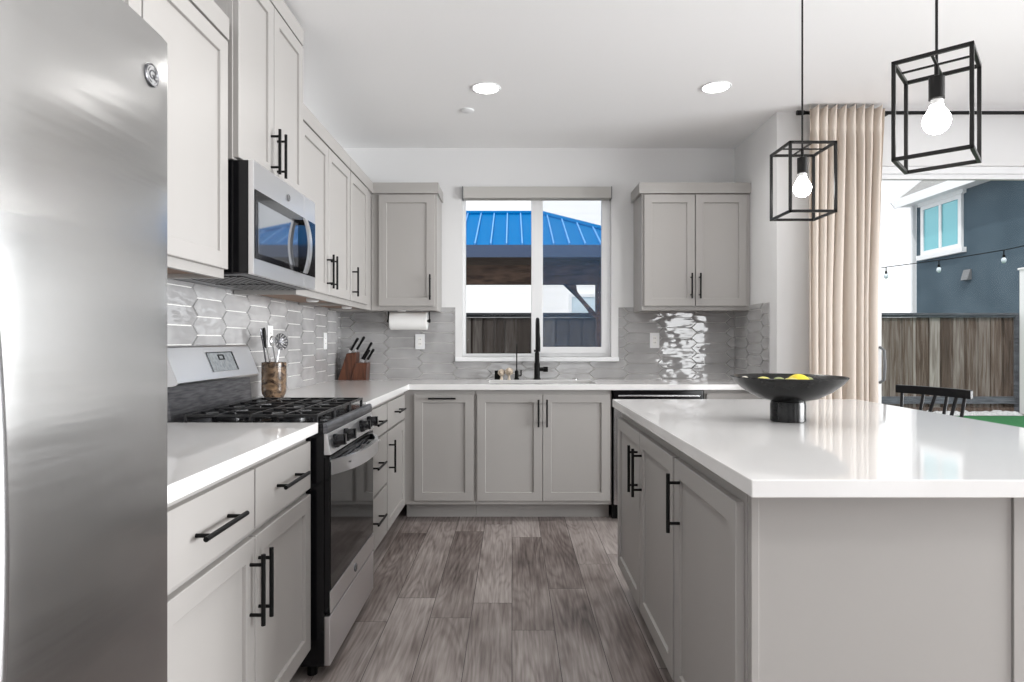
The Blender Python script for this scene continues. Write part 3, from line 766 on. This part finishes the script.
MB().ellipsoid((CX+.013, CY-.060, 1.20), .010, .022, .026, 18, 12).build('cup', M['range_steel'], u, smooth=True)
u = thing('serving_fork', 'dark serving fork in the stone crock beside the slotted skimmer', 'utensil', (CX, CY, .95), gu)
fk = MB().tube([(CX-.02, CY+.0, .950), (CX-.035, CY-.02, 1.11), (CX-.045, CY-.028, 1.20)], .0042, 8)
for k in (-1, 0, 1): fk.tube([(CX-.045, CY-.028, 1.195), (CX-.046, CY-.028+k*.013, 1.215), (CX-.050, CY-.03+k*.014, 1.262)], .0028, 6)
fk.build('fork', M['dark_steel'], u, smooth=True)

# knife block
M['redwood'] = vary(mat('red_brown_wood', rgb(110, 66, 42), .4), rgb(62, 34, 22), rgb(104, 62, 42), 6, (12, 4, 1.2), 5)
kb = thing('knife_block', 'reddish brown wooden knife block in the corner of the counter', 'knife block', (-1.17, 4.585, .9145))
MB().prism([(-1.274, .9145), (-1.180, .9145), (-1.145, 1.03), (-1.140, 1.118), (-1.212, 1.108)], 'y', 4.535, 4.645).build('tall_block', M['redwood'], kb, bevel=.003)
MB().prism([(-1.178, .9145), (-1.067, .9145), (-1.060, 1.040), (-1.142, 1.040)], 'y', 4.525, 4.645).build('front_block', M['redwood'], kb, bevel=.003)
kd = Vector((.50, 0, .86)).normalized()
for i, (x, z, y, L, lab) in enumerate(((-1.196, 1.1125, 4.560, .105, 'black-handled knife standing tallest at the back left of the knife block'),
        (-1.158, 1.1180, 4.585, .110, 'black-handled knife rising from the middle of the knife block top'),
        (-1.126, 1.0450, 4.610, .145, 'slim black-handled knife just right of the knife block top'),
        (-1.100, 1.0430, 4.555, .085, 'thick black-handled knife at the low front of the knife block'),
        (-1.082, 1.0430, 4.600, .090, 'black-handled knife at the far right of the knife block'))):
    k = thing('knife', lab, 'knife', (x, y, z), 'knives in the block')
    p = Vector((x, y, z)); side = Vector((0, 1, 0))
    MB().bar(p+kd*.002, p+kd*.022, .018, .010, up=(0, 1, 0)).build('bolster', M['range_steel'], k)
    q = [p+kd*.022, p+kd*(.022+L*.5), p+kd*(L+.012), p+kd*(L+.022)]
    MB().tube(q, [.0095, .0085, .0105, .007], 10).build('handle', M['black'], k, smooth=True)

# ------------------------------------------------------------------ bowl of fruit on the island
BX, BY, BZ = .985, 2.214, .9145
M['stone_black'] = vary(mat('black_stone', (.01, .01, .01, 1), .25, spec=.25), (.005, .005, .005, 1), (.016, .016, .016, 1), 22)
fb = thing('fruit_bowl', 'wide shallow black footed bowl of fruit on the island', 'bowl', (BX, BY, BZ))
MB().lathe([(0, .070), (.055, .071), (.10, .083), (.145, .108), (.180, .138), (.1945, .157), (.1925, .160), (.188, .158), (.172, .141), (.135, .115), (.09, .094), (.045, .085), (0, .084)], (BX, BY, BZ), 64).build('basin', M['stone_black'], fb, smooth=True)
MB().lathe([(0, 0), (.057, 0), (.0595, .002), (.0595, .060), (.057, .0705), (0, .0705)], (BX, BY, BZ), 40).build('pedestal', M['stone_black'], fb, smooth=True)
M['lemon'] = mat('lemon_peel', rgb(236, 214, 52), .4, bump=(220, .25, (1, 1, 1)))
M['pale_lemon'] = mat('pale_lemon_peel', rgb(222, 214, 120), .4, bump=(220, .25, (1, 1, 1)))
M['lime'] = mat('lime_peel', rgb(148, 156, 104), .4, bump=(220, .25, (1, 1, 1)))
M['onion'] = mat('garlic_skin', rgb(214, 208, 196), .5)
def fruit(name, m, x, y, z, r, rz, lab, cat, el=1.22):
    def f(c):
        t = abs(c.x); c.x = c.x*el+(.16*(t**7)*(1 if c.x > 0 else -1)); return c
    o = MB().ellipsoid((0, 0, 0), r, r, r, 22, 14, f).build(name, m, smooth=True)
    o.location = (x, y, z); o.rotation_euler = (.1, .15, rz)
    return tag(o, lab, cat, 'fruit in the black bowl')
fruit('lemon', M['lemon'], BX+.035, BY-.01, 1.050, .033, .1, 'bright yellow lemon on top near the middle of the black bowl', 'lemon')
fruit('lemon', M['pale_lemon'], BX-.078, BY+.02, 1.040, .032, .5, 'pale yellow lemon in the black bowl left of the bright lemon', 'lemon')
fruit('lime', M['lime'], BX-.006, BY+.062, 1.040, .028, 1.2, 'dull green lime in the black bowl between the two lemons', 'lime', 1.1)
fruit('lime', M['lime'], BX+.095, BY+.052, 1.0475, .0225, 2.0, 'dull green lime in the black bowl right of the bright lemon', 'lime', 1.1)
fruit('garlic_bulb', M['onion'], BX-.138, BY+.042, 1.0555, .017, .2, 'off-white round bulb at the left rim inside the black bowl', 'garlic', 1.0)
fruit('lemon', M['pale_lemon'], BX-.020, BY-.068, 1.043, .030, 2.4, 'pale yellow lemon low at the near side of the black bowl', 'lemon')

# ------------------------------------------------------------------ pendants
M['bulb'] = mat('lit_bulb', (1, 1, 1, 1), .3, emit=((1, .98, .95, 1), BULB_STRENGTH))
M['bulb_neck'] = mat('bulb_neck', rgb(230, 230, 230), .4)
M['rail'] = mat('pendant_black', (.008, .0075, .007, 1), .38, 0, .25)
def pendant(label, x, y, rot):
    r = thing('pendant_light', label, 'pendant light', (0, 0, 0), 'black cage pendants over the island')
    h, w, t = .264, .177/2, .0095
    z1 = 1.940; z0 = z1-h
    mb = MB()
    for sx in (-1, 1):
        for sy in (-1, 1): mb.bar((sx*(w-t/2), sy*(w-t/2), z0), (sx*(w-t/2), sy*(w-t/2), z1), t, t)
    for z in (z0+t/2, z1-t/2):
        for s in (-1, 1):
            mb.bar((-w, s*(w-t/2), z), (w, s*(w-t/2), z), t, t); mb.bar((s*(w-t/2), -w, z), (s*(w-t/2), w, z), t, t)
    mb.bar((-w, 0, z1-t/2), (w, 0, z1-t/2), t*.7, t*.5); mb.bar((0, -w, z1-t/2), (0, w, z1-t/2), t*.7, t*.5)
    mb.build('cage', M['rail'], r, bevel=.0008)
    MB().tube([(0, 0, z1-.01), (0, 0, ZC-.02)], .0035, 10).build('stem', M['rail'], r)
    MB().lathe([(.06, -.022), (.062, -.018), (.062, 0)], (0, 0, ZC-.0005), 32).build('canopy', M['rail'], r, smooth=True)
    MB().lathe([(.0055, .0), (.0055, -.028), (.010, -.032), (.0185, -.034), (.0185, -.092), (.0155, -.094)], (0, 0, z1-.005), 24).build('socket', M['rail'], r, smooth=True)
    b = MB().lathe([(.0, -.184), (.012, -.182), (.023, -.175), (.031, -.162), (.033, -.150), (.031, -.138), (.024, -.125), (.018, -.115), (.015, -.106)], (0, 0, z1-.005), 28).build('bulb', M['bulb'], r, smooth=True)
    MB().lathe([(.0157, -.108), (.0150, -.0935)], (0, 0, z1-.005), 20).build('bulb_neck', M['bulb_neck'], r, smooth=True)
    r.location = (x, y, 0); r.rotation_euler = (0, 0, rot)
pendant('black square cage pendant hanging over the far end of the island before the curtain', 1.1125, 2.376, 0)
pendant('black cage pendant turned at an angle over the near end of the island', 1.130, 1.650, math.radians(-42))

# ------------------------------------------------------------------ ceiling lights
M['led'] = mat('lit_lens', (1, 1, 1, 1), .4, emit=((1, .98, .95, 1), 9.0))
def downlight(x, y, label, real=True):
    if real:
        t = thing('recessed_light', label, 'ceiling light', (x, y, ZC), 'recessed ceiling lights')
        MB().lathe([(.072, -.001), (.076, -.005), (.084, -.004), (.087, 0)], (x, y, ZC-.0005), 36).build('trim_ring', M['white'], t, smooth=True)
        MB().lathe([(.0, -.005), (.068, -.005), (.071, -.002)], (x, y, ZC-.0005), 36).build('lens', M['led'], t)
    l = bpy.data.lights.new('recessed_or_fill_lamp', 'AREA'); l.shape = 'DISK'; l.size = .12; l.energy = CAN_POWER; l.color = (1, .985, .965); l.spread = math.radians(150)
    o = bpy.data.objects.new('recessed_or_fill_lamp', l); COL.objects.link(o); o.location = (x, y, ZC-.012)
downlight(-.151, 3.605, 'lit recessed ceiling light above the sink, beside the round sprinkler cap')
downlight(1.181, 3.59, 'lit recessed ceiling light nearer the curtain')
for x, y in ((-.151, 1.75), (-.151, -.2), (1.9, -.4), (3.6, 1.6), (3.6, -.4), (1.2, -2.4), (3.6, -2.4)):  # fill lamps added out of view, without fixtures
    downlight(x, y, '', real=False)
sc = tag(MB().lathe([(.042, 0), (.042, -.005), (.034, -.009), (0, -.009)], (-.283, 3.95, ZC-.0005), 28).build('sprinkler_cap', M['white'], smooth=True),
         'small round white sprinkler cap on the ceiling near the sink', 'sprinkler cap')

# ------------------------------------------------------------------ curtain and rod
rd = thing('curtain_rod', 'black curtain rod mounted high above the sliding glass door', 'curtain rod', (3.4, 3.885, 2.633))
RYY, RZ = 3.885, 2.630
MB().tube([(1.83, RYY, RZ), (5.0, RYY, RZ)], .011, 14).build('rod', M['black'], rd, smooth=True)
MB().tube([(1.785, RYY, RZ), (1.83, RYY, RZ)], .015, 16).build('finial', M['black'], rd, smooth=True)
MB().tube([(5.0, RYY, RZ), (5.045, RYY, RZ)], .015, 16).build('finial', M['black'], rd, smooth=True)
for x in (2.36, 4.9):
    MB().bar((x, RYY+.012, RZ), (x, YD-.0005, RZ), .014, .014).build('bracket', M['black'], rd)
def cloth():
    m = mat('beige_cloth', rgb(222, 212, 201), .9, bump=(400, .15, (1, 1, 1))); nt = m.node_tree; b = nt.nodes['Principled BSDF']
    o = nt.nodes['Material Output']; t = nt.nodes.new('ShaderNodeBsdfTranslucent'); t.inputs[0].default_value = rgb(216, 200, 184)
    mx = nt.nodes.new('ShaderNodeMixShader'); mx.inputs[0].default_value = .25
    nt.links.new(b.outputs[0], mx.inputs[1]); nt.links.new(t.outputs[0], mx.inputs[2]); nt.links.new(mx.outputs[0], o.inputs[0]); return m
M['cloth'] = cloth()
ct = MB(); NU, NV = 260, 40
CY0 = RYY-.040; CXa, CXb = 1.845, 2.320; folds = 8.5
rnd = random.Random(3); ph_ = [rnd.uniform(-1.0, 1.0) for _ in range(12)]; am = [rnd.uniform(.45, 1.4) for _ in range(12)]
grid = []
for j in range(NV+1):
    v = j/NV; z = 2.655-v*(2.655-.006)
    row = []
    for i in range(NU+1):
        u_ = i/NU; ph0 = u_*folds; k = int(ph0) % 12; f = ph0-int(ph0)
        amp = am[k]*(1-f)+am[(k+1) % 12]*f; dph = ph_[k]*(1-f)+ph_[(k+1) % 12]*f
        low = min(1, v*2.2); A = .024*(1-.15*low)*(amp*low+(1-low))
        ang = 2*PI*(ph0+.28*dph*low)
        s = math.sin(ang); s = math.copysign(abs(s)**.8, s)
        wl = CXa-.02*low; wr = CXb-.03*low
        x = wl+(wr-wl)*u_+.010*math.cos(ang)*(.4+low*.6)+.012*low*math.sin(2*PI*1.7*u_+1)
        pinch = 1-.72*math.exp(-((v-.045)/.02)**2)
        y = CY0+A*s*pinch+.004*math.sin(7*u_+5*v)
        zz = z+(.010*math.cos(ang*1)*max(0, 1-v*18) if v < .06 else 0)
        row.append(ct.bm.verts.new((x, y, min(zz, 2.668))))
    grid.append(row)
for j in range(NV):
    for i in range(NU):
        ct.bm.faces.new([grid[j][i], grid[j][i+1], grid[j+1][i+1], grid[j+1][i]])
tag(ct.build('curtain', M['cloth'], smooth=True, solid=.0015), 'floor-length beige pleated curtain drawn to the side of the sliding door', 'curtain')

# ------------------------------------------------------------------ counter stool
st = thing('counter_stool', 'black spindle-back stool tucked behind the far side of the island', 'stool', (0, 0, 0))
M['blackwood'] = mat('black_wood', (.005, .005, .006, 1), .3, spec=.25)
sw, sd, sh = .40, .36, .60
MB().box(-sw/2, sw/2, -sd/2, sd/2, sh-.035, sh).build('seat', M['blackwood'], st, bevel=.012)
for sx in (-1, 1):
    for sy in (-1, 1):
        MB().tube([(sx*.21, sy*.19, 0), (sx*.155, sy*.14, sh-.03)], [.013, .017], 10).build('leg', M['blackwood'], st, smooth=True)
for sy in (-1, 1): MB().tube([(-.192, sy*.174, .2), (.192, sy*.174, .2)], .010, 8).build('stretcher', M['blackwood'], st)
for sx in (-1, 1): MB().tube([(sx*.185, -.168, .28), (sx*.185, .168, .28)], .010, 8).build('stretcher', M['blackwood'], st)
# backrest: posts, spindles and a flat top rail (the back stands along local +y)
rl = MB(); n = 14; pr1 = []; pr2 = []
for i in range(n+1):
    e = 2*i/n-1; pr1.append((e*.208, .215-.030*e*e)); pr2.append((e*.208, .237-.030*e*e))
rl.prism(pr1+pr2[::-1], 'z', .918, .962)
rl.build('top_rail', M['blackwood'], st, bevel=.004)
for x0, x1 in ((-.150, -.180), (-.075, -.070), (-.060, -.005), (.060, .060), (.075, .115), (.150, .165)):
    e = x1/.208
    MB().tube([(x0, sd/2-.03, sh-.01), (x1, .226-.030*e*e, .922)], .0085, 10).build('spindle', M['blackwood'], st, smooth=True)
st.location = (1.975, 3.14, 0)
st.rotation_euler = (0, 0, math.radians(-90+16))

# ------------------------------------------------------------------ outside
ZG = -.10
M['turf'] = vary(mat('green_turf', rgb(46, 120, 70), .9, bump=(300, .6, (1, 1, 1))), rgb(36, 104, 58), rgb(58, 134, 80), 40)
M['gravel'] = vary(mat('white_gravel', rgb(215, 215, 215), .9, bump=(90, 1, (1, 1, 1))), rgb(170, 172, 176), rgb(238, 238, 238), 60)
M['concrete'] = vary(mat('concrete', rgb(150, 150, 148), .9), rgb(140, 140, 138), rgb(160, 160, 158), 3)
struct('ground', MB().box(-12, 24, YB+.16, 30, ZG-.2, ZG-.021), M['concrete'])
tag(MB().box(3.6, 9.0, 4.6, 10.76, ZG-.02, ZG).build('turf', M['turf']), 'flat green artificial turf in front of the brown fence', 'turf')
def gravel():
    mb = MB(); nx, ny = 240, 6; V = []; rr = random.Random(5)
    for i in range(nx+1):
        V.append([mb.bm.verts.new((-6+14.9*i/nx, 10.78+.36*j/ny, ZG+.004+(0 if j in (0,) else rr.uniform(.01, .06)))) for j in range(ny+1)])
    for i in range(nx):
        for j in range(ny): mb.bm.faces.new([V[i][j], V[i+1][j], V[i+1][j+1], V[i][j+1]])
    return mb
tag(gravel().build('gravel', M['gravel']), 'strip of white gravel along the foot of the wooden fence', 'gravel', kind='stuff')
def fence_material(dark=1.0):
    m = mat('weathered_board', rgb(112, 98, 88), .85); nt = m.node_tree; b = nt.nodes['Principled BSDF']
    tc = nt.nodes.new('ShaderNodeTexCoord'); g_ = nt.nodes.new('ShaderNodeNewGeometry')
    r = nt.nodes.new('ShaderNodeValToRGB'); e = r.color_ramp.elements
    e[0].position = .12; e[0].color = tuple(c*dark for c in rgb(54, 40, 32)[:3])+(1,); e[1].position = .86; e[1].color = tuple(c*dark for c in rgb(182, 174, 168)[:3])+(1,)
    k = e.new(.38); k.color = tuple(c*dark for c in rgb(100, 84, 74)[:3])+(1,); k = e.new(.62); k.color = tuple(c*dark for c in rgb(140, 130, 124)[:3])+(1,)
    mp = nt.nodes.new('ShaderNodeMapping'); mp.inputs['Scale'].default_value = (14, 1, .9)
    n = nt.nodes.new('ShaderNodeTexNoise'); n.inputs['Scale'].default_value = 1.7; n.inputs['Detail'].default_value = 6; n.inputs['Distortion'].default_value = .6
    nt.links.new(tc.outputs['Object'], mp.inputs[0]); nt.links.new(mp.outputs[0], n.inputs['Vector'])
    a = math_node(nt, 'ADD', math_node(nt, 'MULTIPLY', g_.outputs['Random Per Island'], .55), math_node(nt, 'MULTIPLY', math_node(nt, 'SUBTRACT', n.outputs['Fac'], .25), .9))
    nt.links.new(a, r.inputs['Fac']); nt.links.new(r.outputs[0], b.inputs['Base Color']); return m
M['board'] = fence_material(); M['shaded_board'] = fence_material(.32)  # second copy: same boards with the pavilion's shade put into the colour
M['railwood'] = vary(mat('grey_rail_wood', rgb(96, 100, 108), .85), rgb(78, 80, 86), rgb(112, 116, 124), 5, (1, 1, 8))
M['shaded_rail'] = mat('shaded_rail_wood', rgb(52, 54, 58), .85)  # same fence rails, shade put into their colour
def fence(label, x0, x1, y, posts, bm_='board', rm_='railwood'):
    f = thing('wooden_fence', label, 'fence', ((x0+x1)/2, y, ZG), 'back yard fences')
    mb = MB(); x = x0; rr = random.Random(int(x0*10)+3); k = 0
    while x < x1-.02:
        w = min(rr.uniform(.05, .085) if k % 2 else rr.uniform(.13, .18), x1-x); yo = .022 if k % 2 else 0
        mb.box(x-.012, x+w+.012 if x+w+.012 < x1 else x1, y+yo, y+yo+.019, ZG+.10, 1.625); x += w; k += 1
    mb.build('board_panel', M[bm_], f)
    MB().box(x0, x1, y-.045, y+.0, 1.628, 1.668).build('top_rail', M[rm_], f)
    MB().box(x0-.02, x1+.02, y-.07, y+.09, 1.669, 1.706).build('cap_board', M[rm_], f)
    MB().box(x0, x1, y-.045, y-.0005, ZG+.17, ZG+.30).build('bottom_rail', M[rm_], f)
    MB().box(x0, x1, y-.012, y+.03, ZG, ZG+.098).build('kick_board', M[bm_], f)
    for px in posts: MB().box(px-.05, px+.05, y-.055, y+.045, ZG, 1.668).build('post', M[rm_], f)
fence('weathered brown board fence seen through the sliding glass door', 3.62, 9.08, 11.2, (3.62, 9.11))
fence('shaded board fence seen low through the kitchen window, beyond the pavilion', -2.2, 3.4, 11.2, (-2.2,), 'shaded_board', 'shaded_rail')
M['stucco_white'] = mat('white_stucco', rgb(240, 240, 240), .9)
gp = thing('white_gate_post', 'white square post at the end of the brown fence', 'post', (9.40, 10.9, ZG))
MB().box(9.04, 9.45, 10.70, 11.05, ZG, 2.46).build('shaft', M['stucco_white'], gp, bevel=.01)
MB().box(9.02, 9.47, 10.68, 11.07, 2.461, 2.50).build('cap', M['stucco_white'], gp, bevel=.01)

# grey-blue house
M['stucco'] = vary(mat('blue_grey_stucco', rgb(94, 112, 124), .9, bump=(60, .3, (1, 1, 1))), rgb(68, 86, 98), rgb(80, 98, 110), 1.2)
M['shingle'] = vary(mat('grey_shingle', rgb(150, 150, 148), .9), rgb(110, 110, 110), rgb(180, 180, 178), 14, (1, 6, 6))
M['trimwhite'] = mat('trim_white', rgb(240, 242, 244), .6)
hs = thing('house', 'blue-grey stucco house with a white eave beyond the brown fence', 'house', (13, 12, ZG))
HX = 10.6
wl = MB().box(HX, 17.5, 2.5, 16.25, ZG, 4.75).build('wall', M['stucco'], hs)
MB().prism([(10.23, 4.84), (10.23, 4.93), (13.6, 7.60), (17.8, 4.93), (17.8, 4.84), (13.6, 7.45)], 'y', 2.1, 16.5).build('roof', M['shingle'], hs)
MB().box(10.18, 10.22, 2.1, 16.5, 4.72, 4.95).build('fascia', M['trimwhite'], hs)
MB().box(10.22, HX, 2.1, 16.5, 4.75, 4.80).build('soffit', M['trimwhite'], hs)
MB().bar((10.15, 16.53, 4.80), (13.6, 16.53, 7.53), .05, .20).build('rake_board', M['trimwhite'], hs)
MB().box(10.50, 10.60, 16.26, 16.34, ZG, 4.74).build('downspout', M['trimwhite'], hs)
wd = MB().slab([14.55, 14.66, 15.24, 15.32, 15.90, 16.0], [3.40, 3.50, 4.56, 4.66], lambda i, j: not (i in (1, 3) and j == 1), HX-.06, HX+.0, 'x').build('window', M['trimwhite'], hs)
MB().box(HX-.09, HX+.0, 14.46, 16.08, 4.661, 4.78).build('head_trim', M['trimwhite'], wd)
MB().box(HX-.11, HX+.0, 14.46, 16.08, 3.28, 3.399).build('sill', M['trimwhite'], wd)
M['housepane'] = mat('house_window_glass', rgb(120, 190, 200), .06, .3, .8)
MB().box(HX-.03, HX-.026, 14.66, 15.90, 3.50, 4.56).build('pane', M['housepane'], wd)
MB().prism([(HX-.10, 2.62), (HX-.001, 2.62), (HX-.001, 2.86), (HX-.03, 2.86)], 'y', 14.3, 14.52).build('wall_vent', M['gray_plastic'], hs)

# string lights
M['clearbulb'] = mat('clear_bulb', rgb(215, 228, 236), .1, .1, .8)
sl = thing('string_lights', 'string of small bulbs on a dark wire crossing in front of the grey-blue house', 'string lights', (5.0, 7.8, 2.2))
wp = [(3.9, 9.1, 2.18), (4.8, 8.0, 2.150), (5.25, 7.45, 2.185), (5.6, 7.02, 2.235), (6.1, 6.4, 2.36), (6.7, 5.6, 2.60)]
MB().tube(wp, .0055, 6).build('wire', M['black'], sl)
for (x, y, z) in ((4.815, 7.98, 2.150), (5.185, 7.53, 2.180), (5.585, 7.04, 2.232), (6.1, 6.4, 2.36)):
    s_ = MB().tube([(x, y, z), (x, y, z-.05), (x, y, z-.052), (x, y, z-.085)], [.006, .006, .014, .016], 10).build('socket', M['black'], sl)
    MB().ellipsoid((x, y, z-.115), .026, .026, .034).build('bulb', M['clearbulb'], s_, smooth=True)

# pavilion
M['blueroof'] = mat('blue_metal_roof', rgb(0, 108, 172), .55, .0, .02)
M['blueseam'] = mat('blue_seam', rgb(84, 160, 224), .4)
M['bluetrim'] = mat('blue_roof_trim', rgb(58, 74, 104), .45)
M['darkwood'] = vary(mat('dark_timber', rgb(74, 56, 46), .8), rgb(54, 40, 33), rgb(92, 72, 60), 3, (2, 8, 8))
pv = thing('pavilion', 'timber backyard pavilion with a bright blue metal roof seen through the kitchen window', 'pavilion', (-1.1, 8.4, ZG))
xl, xr, ya, yb, ze = -3.9, 1.70, 7.0, 9.86, 2.284
xa, xb, yr, zr = -2.6, .394, 8.43, 2.927
rf = MB()
c = [rf.bm.verts.new(p) for p in ((xl, ya, ze), (xr, ya, ze), (xr, yb, ze), (xl, yb, ze), (xa, yr, zr), (xb, yr, zr))]
d = [rf.bm.verts.new(p) for p in ((xl, ya, ze-.03), (xr, ya, ze-.03), (xr, yb, ze-.03), (xl, yb, ze-.03))]
for f in ((0, 1, 5, 4), (2, 3, 4, 5), (1, 2, 5), (3, 0, 4)): rf.bm.faces.new([c[i] for i in f])
for i in range(4): rf.bm.faces.new([c[i], c[(i+1) % 4], d[(i+1) % 4], d[i]])
rf.bm.faces.new(d)
rf = rf.build('roof', M['blueroof'], pv)
sm = MB(); ny = (zr-ze)/(yr-ya)
for k in range(34):
    x = xl+.10+k*.178
    if x > xr-.1: break
    if x < xa: t = (x-xl)/(xa-xl)
    elif x > xb: t = (xr-x)/(xr-xb)
    else: t = 1
    sm.bar((x, ya, ze+.012), (x, ya+(yr-ya)*t, ze+(zr-ze)*t+.012), .014, .022)
sm.build('standing_seam', M['blueseam'], rf)
hp_ = MB().tube([(xb, yr, zr+.01), (xr, ya, ze+.01)], .035, 8).tube([(xa, yr, zr+.01), (xb, yr, zr+.01)], .035, 8).tube([(xb, yr, zr+.01), (xr, yb, ze+.01)], .035, 8)
hp_.build('ridge_cap', M['blueroof'], rf)
MB().slab([xl-.02, xl+.03, xr-.03, xr+.02], [ya-.02, ya+.03, yb-.03, yb+.02], lambda i, j: (i, j) != (1, 1), 2.145, 2.283).build('fascia', M['bluetrim'], pv)
for y, z0_, z1_ in ((7.32, 1.868, 2.085), (9.55, 2.09, 2.159)): MB().box(xl+.5, xr-(.5 if y < 8 else .2), y-.07, y+.07, z0_, z1_).build('beam', M['darkwood'], pv)
for x in (xl+.75, xr-.73): MB().box(x-.07, x+.07, 7.395, 9.475, 2.09, 2.158).build('beam', M['darkwood'], pv)
MB().box(xl+.04, xr-.04, ya+.04, yb-.04, 2.16, 2.20).build('ceiling_boards', M['darkwood'], pv)
for x in (xl+.75, xr-.65):
    for y, zt_ in ((7.32, 1.867), (9.55, 2.089)):
        px_ = x if y < 8 or x < 0 else x+.31
        MB().box(px_-.06, px_+.06, y-.06, y+.06, ZG, zt_).build('post', M['darkwood'], pv)
    sx = -1 if x > -1 else 1
    br = []
    for i in range(13):
        a = i/12; br.append((x+sx*(.06+.31*(1-a)+.035*math.sin(2*PI*a)), 1.866-.40*a+.028*math.sin(2*PI*a)))
    w = .15
    MB().prism([(p[0]-sx*w*.5, p[1]-(0 if i == 0 else w*.35)) for i, p in enumerate(br)]+[(p[0]+sx*w*.5, p[1]+(0 if i == 0 else w*.35)) for i, p in enumerate(br)][::-1], 'y', 7.285, 7.355).build('brace', M['darkwood'], pv)

# pale neighbour house behind
M['siding'] = mat('white_siding', rgb(253, 253, 253), .8)
nh = thing('neighbour_house', 'bright white sided house beyond the back fence and pavilion', 'house', (-1, 18, ZG))
M['palepane'] = mat('pale_window_glass', rgb(205, 222, 232), .1, .1, .5)
sd_ = MB()
z = ZG
while z < 6.5:
    sd_.prism([(16.985, z), (16.99, z+.20), (17.2, z+.20), (17.2, z)], 'x', -7, 5.2); z += .20
sd_.build('siding', M['siding'], nh)
MB().box(-7, 5.2, 17.2, 22, ZG, 6.5).build('wall', M['siding'], nh)
wn_ = MB().slab([1.55, 1.63, 2.3, 2.38], [1.15, 1.23, 2.4, 2.48], lambda i, j: (i, j) != (1, 1), 16.90, 16.97, 'y').build('window', M['trimwhite'], nh)
MB().box(1.63, 2.3, 16.93, 16.935, 1.23, 2.4).build('pane', M['palepane'], wn_)
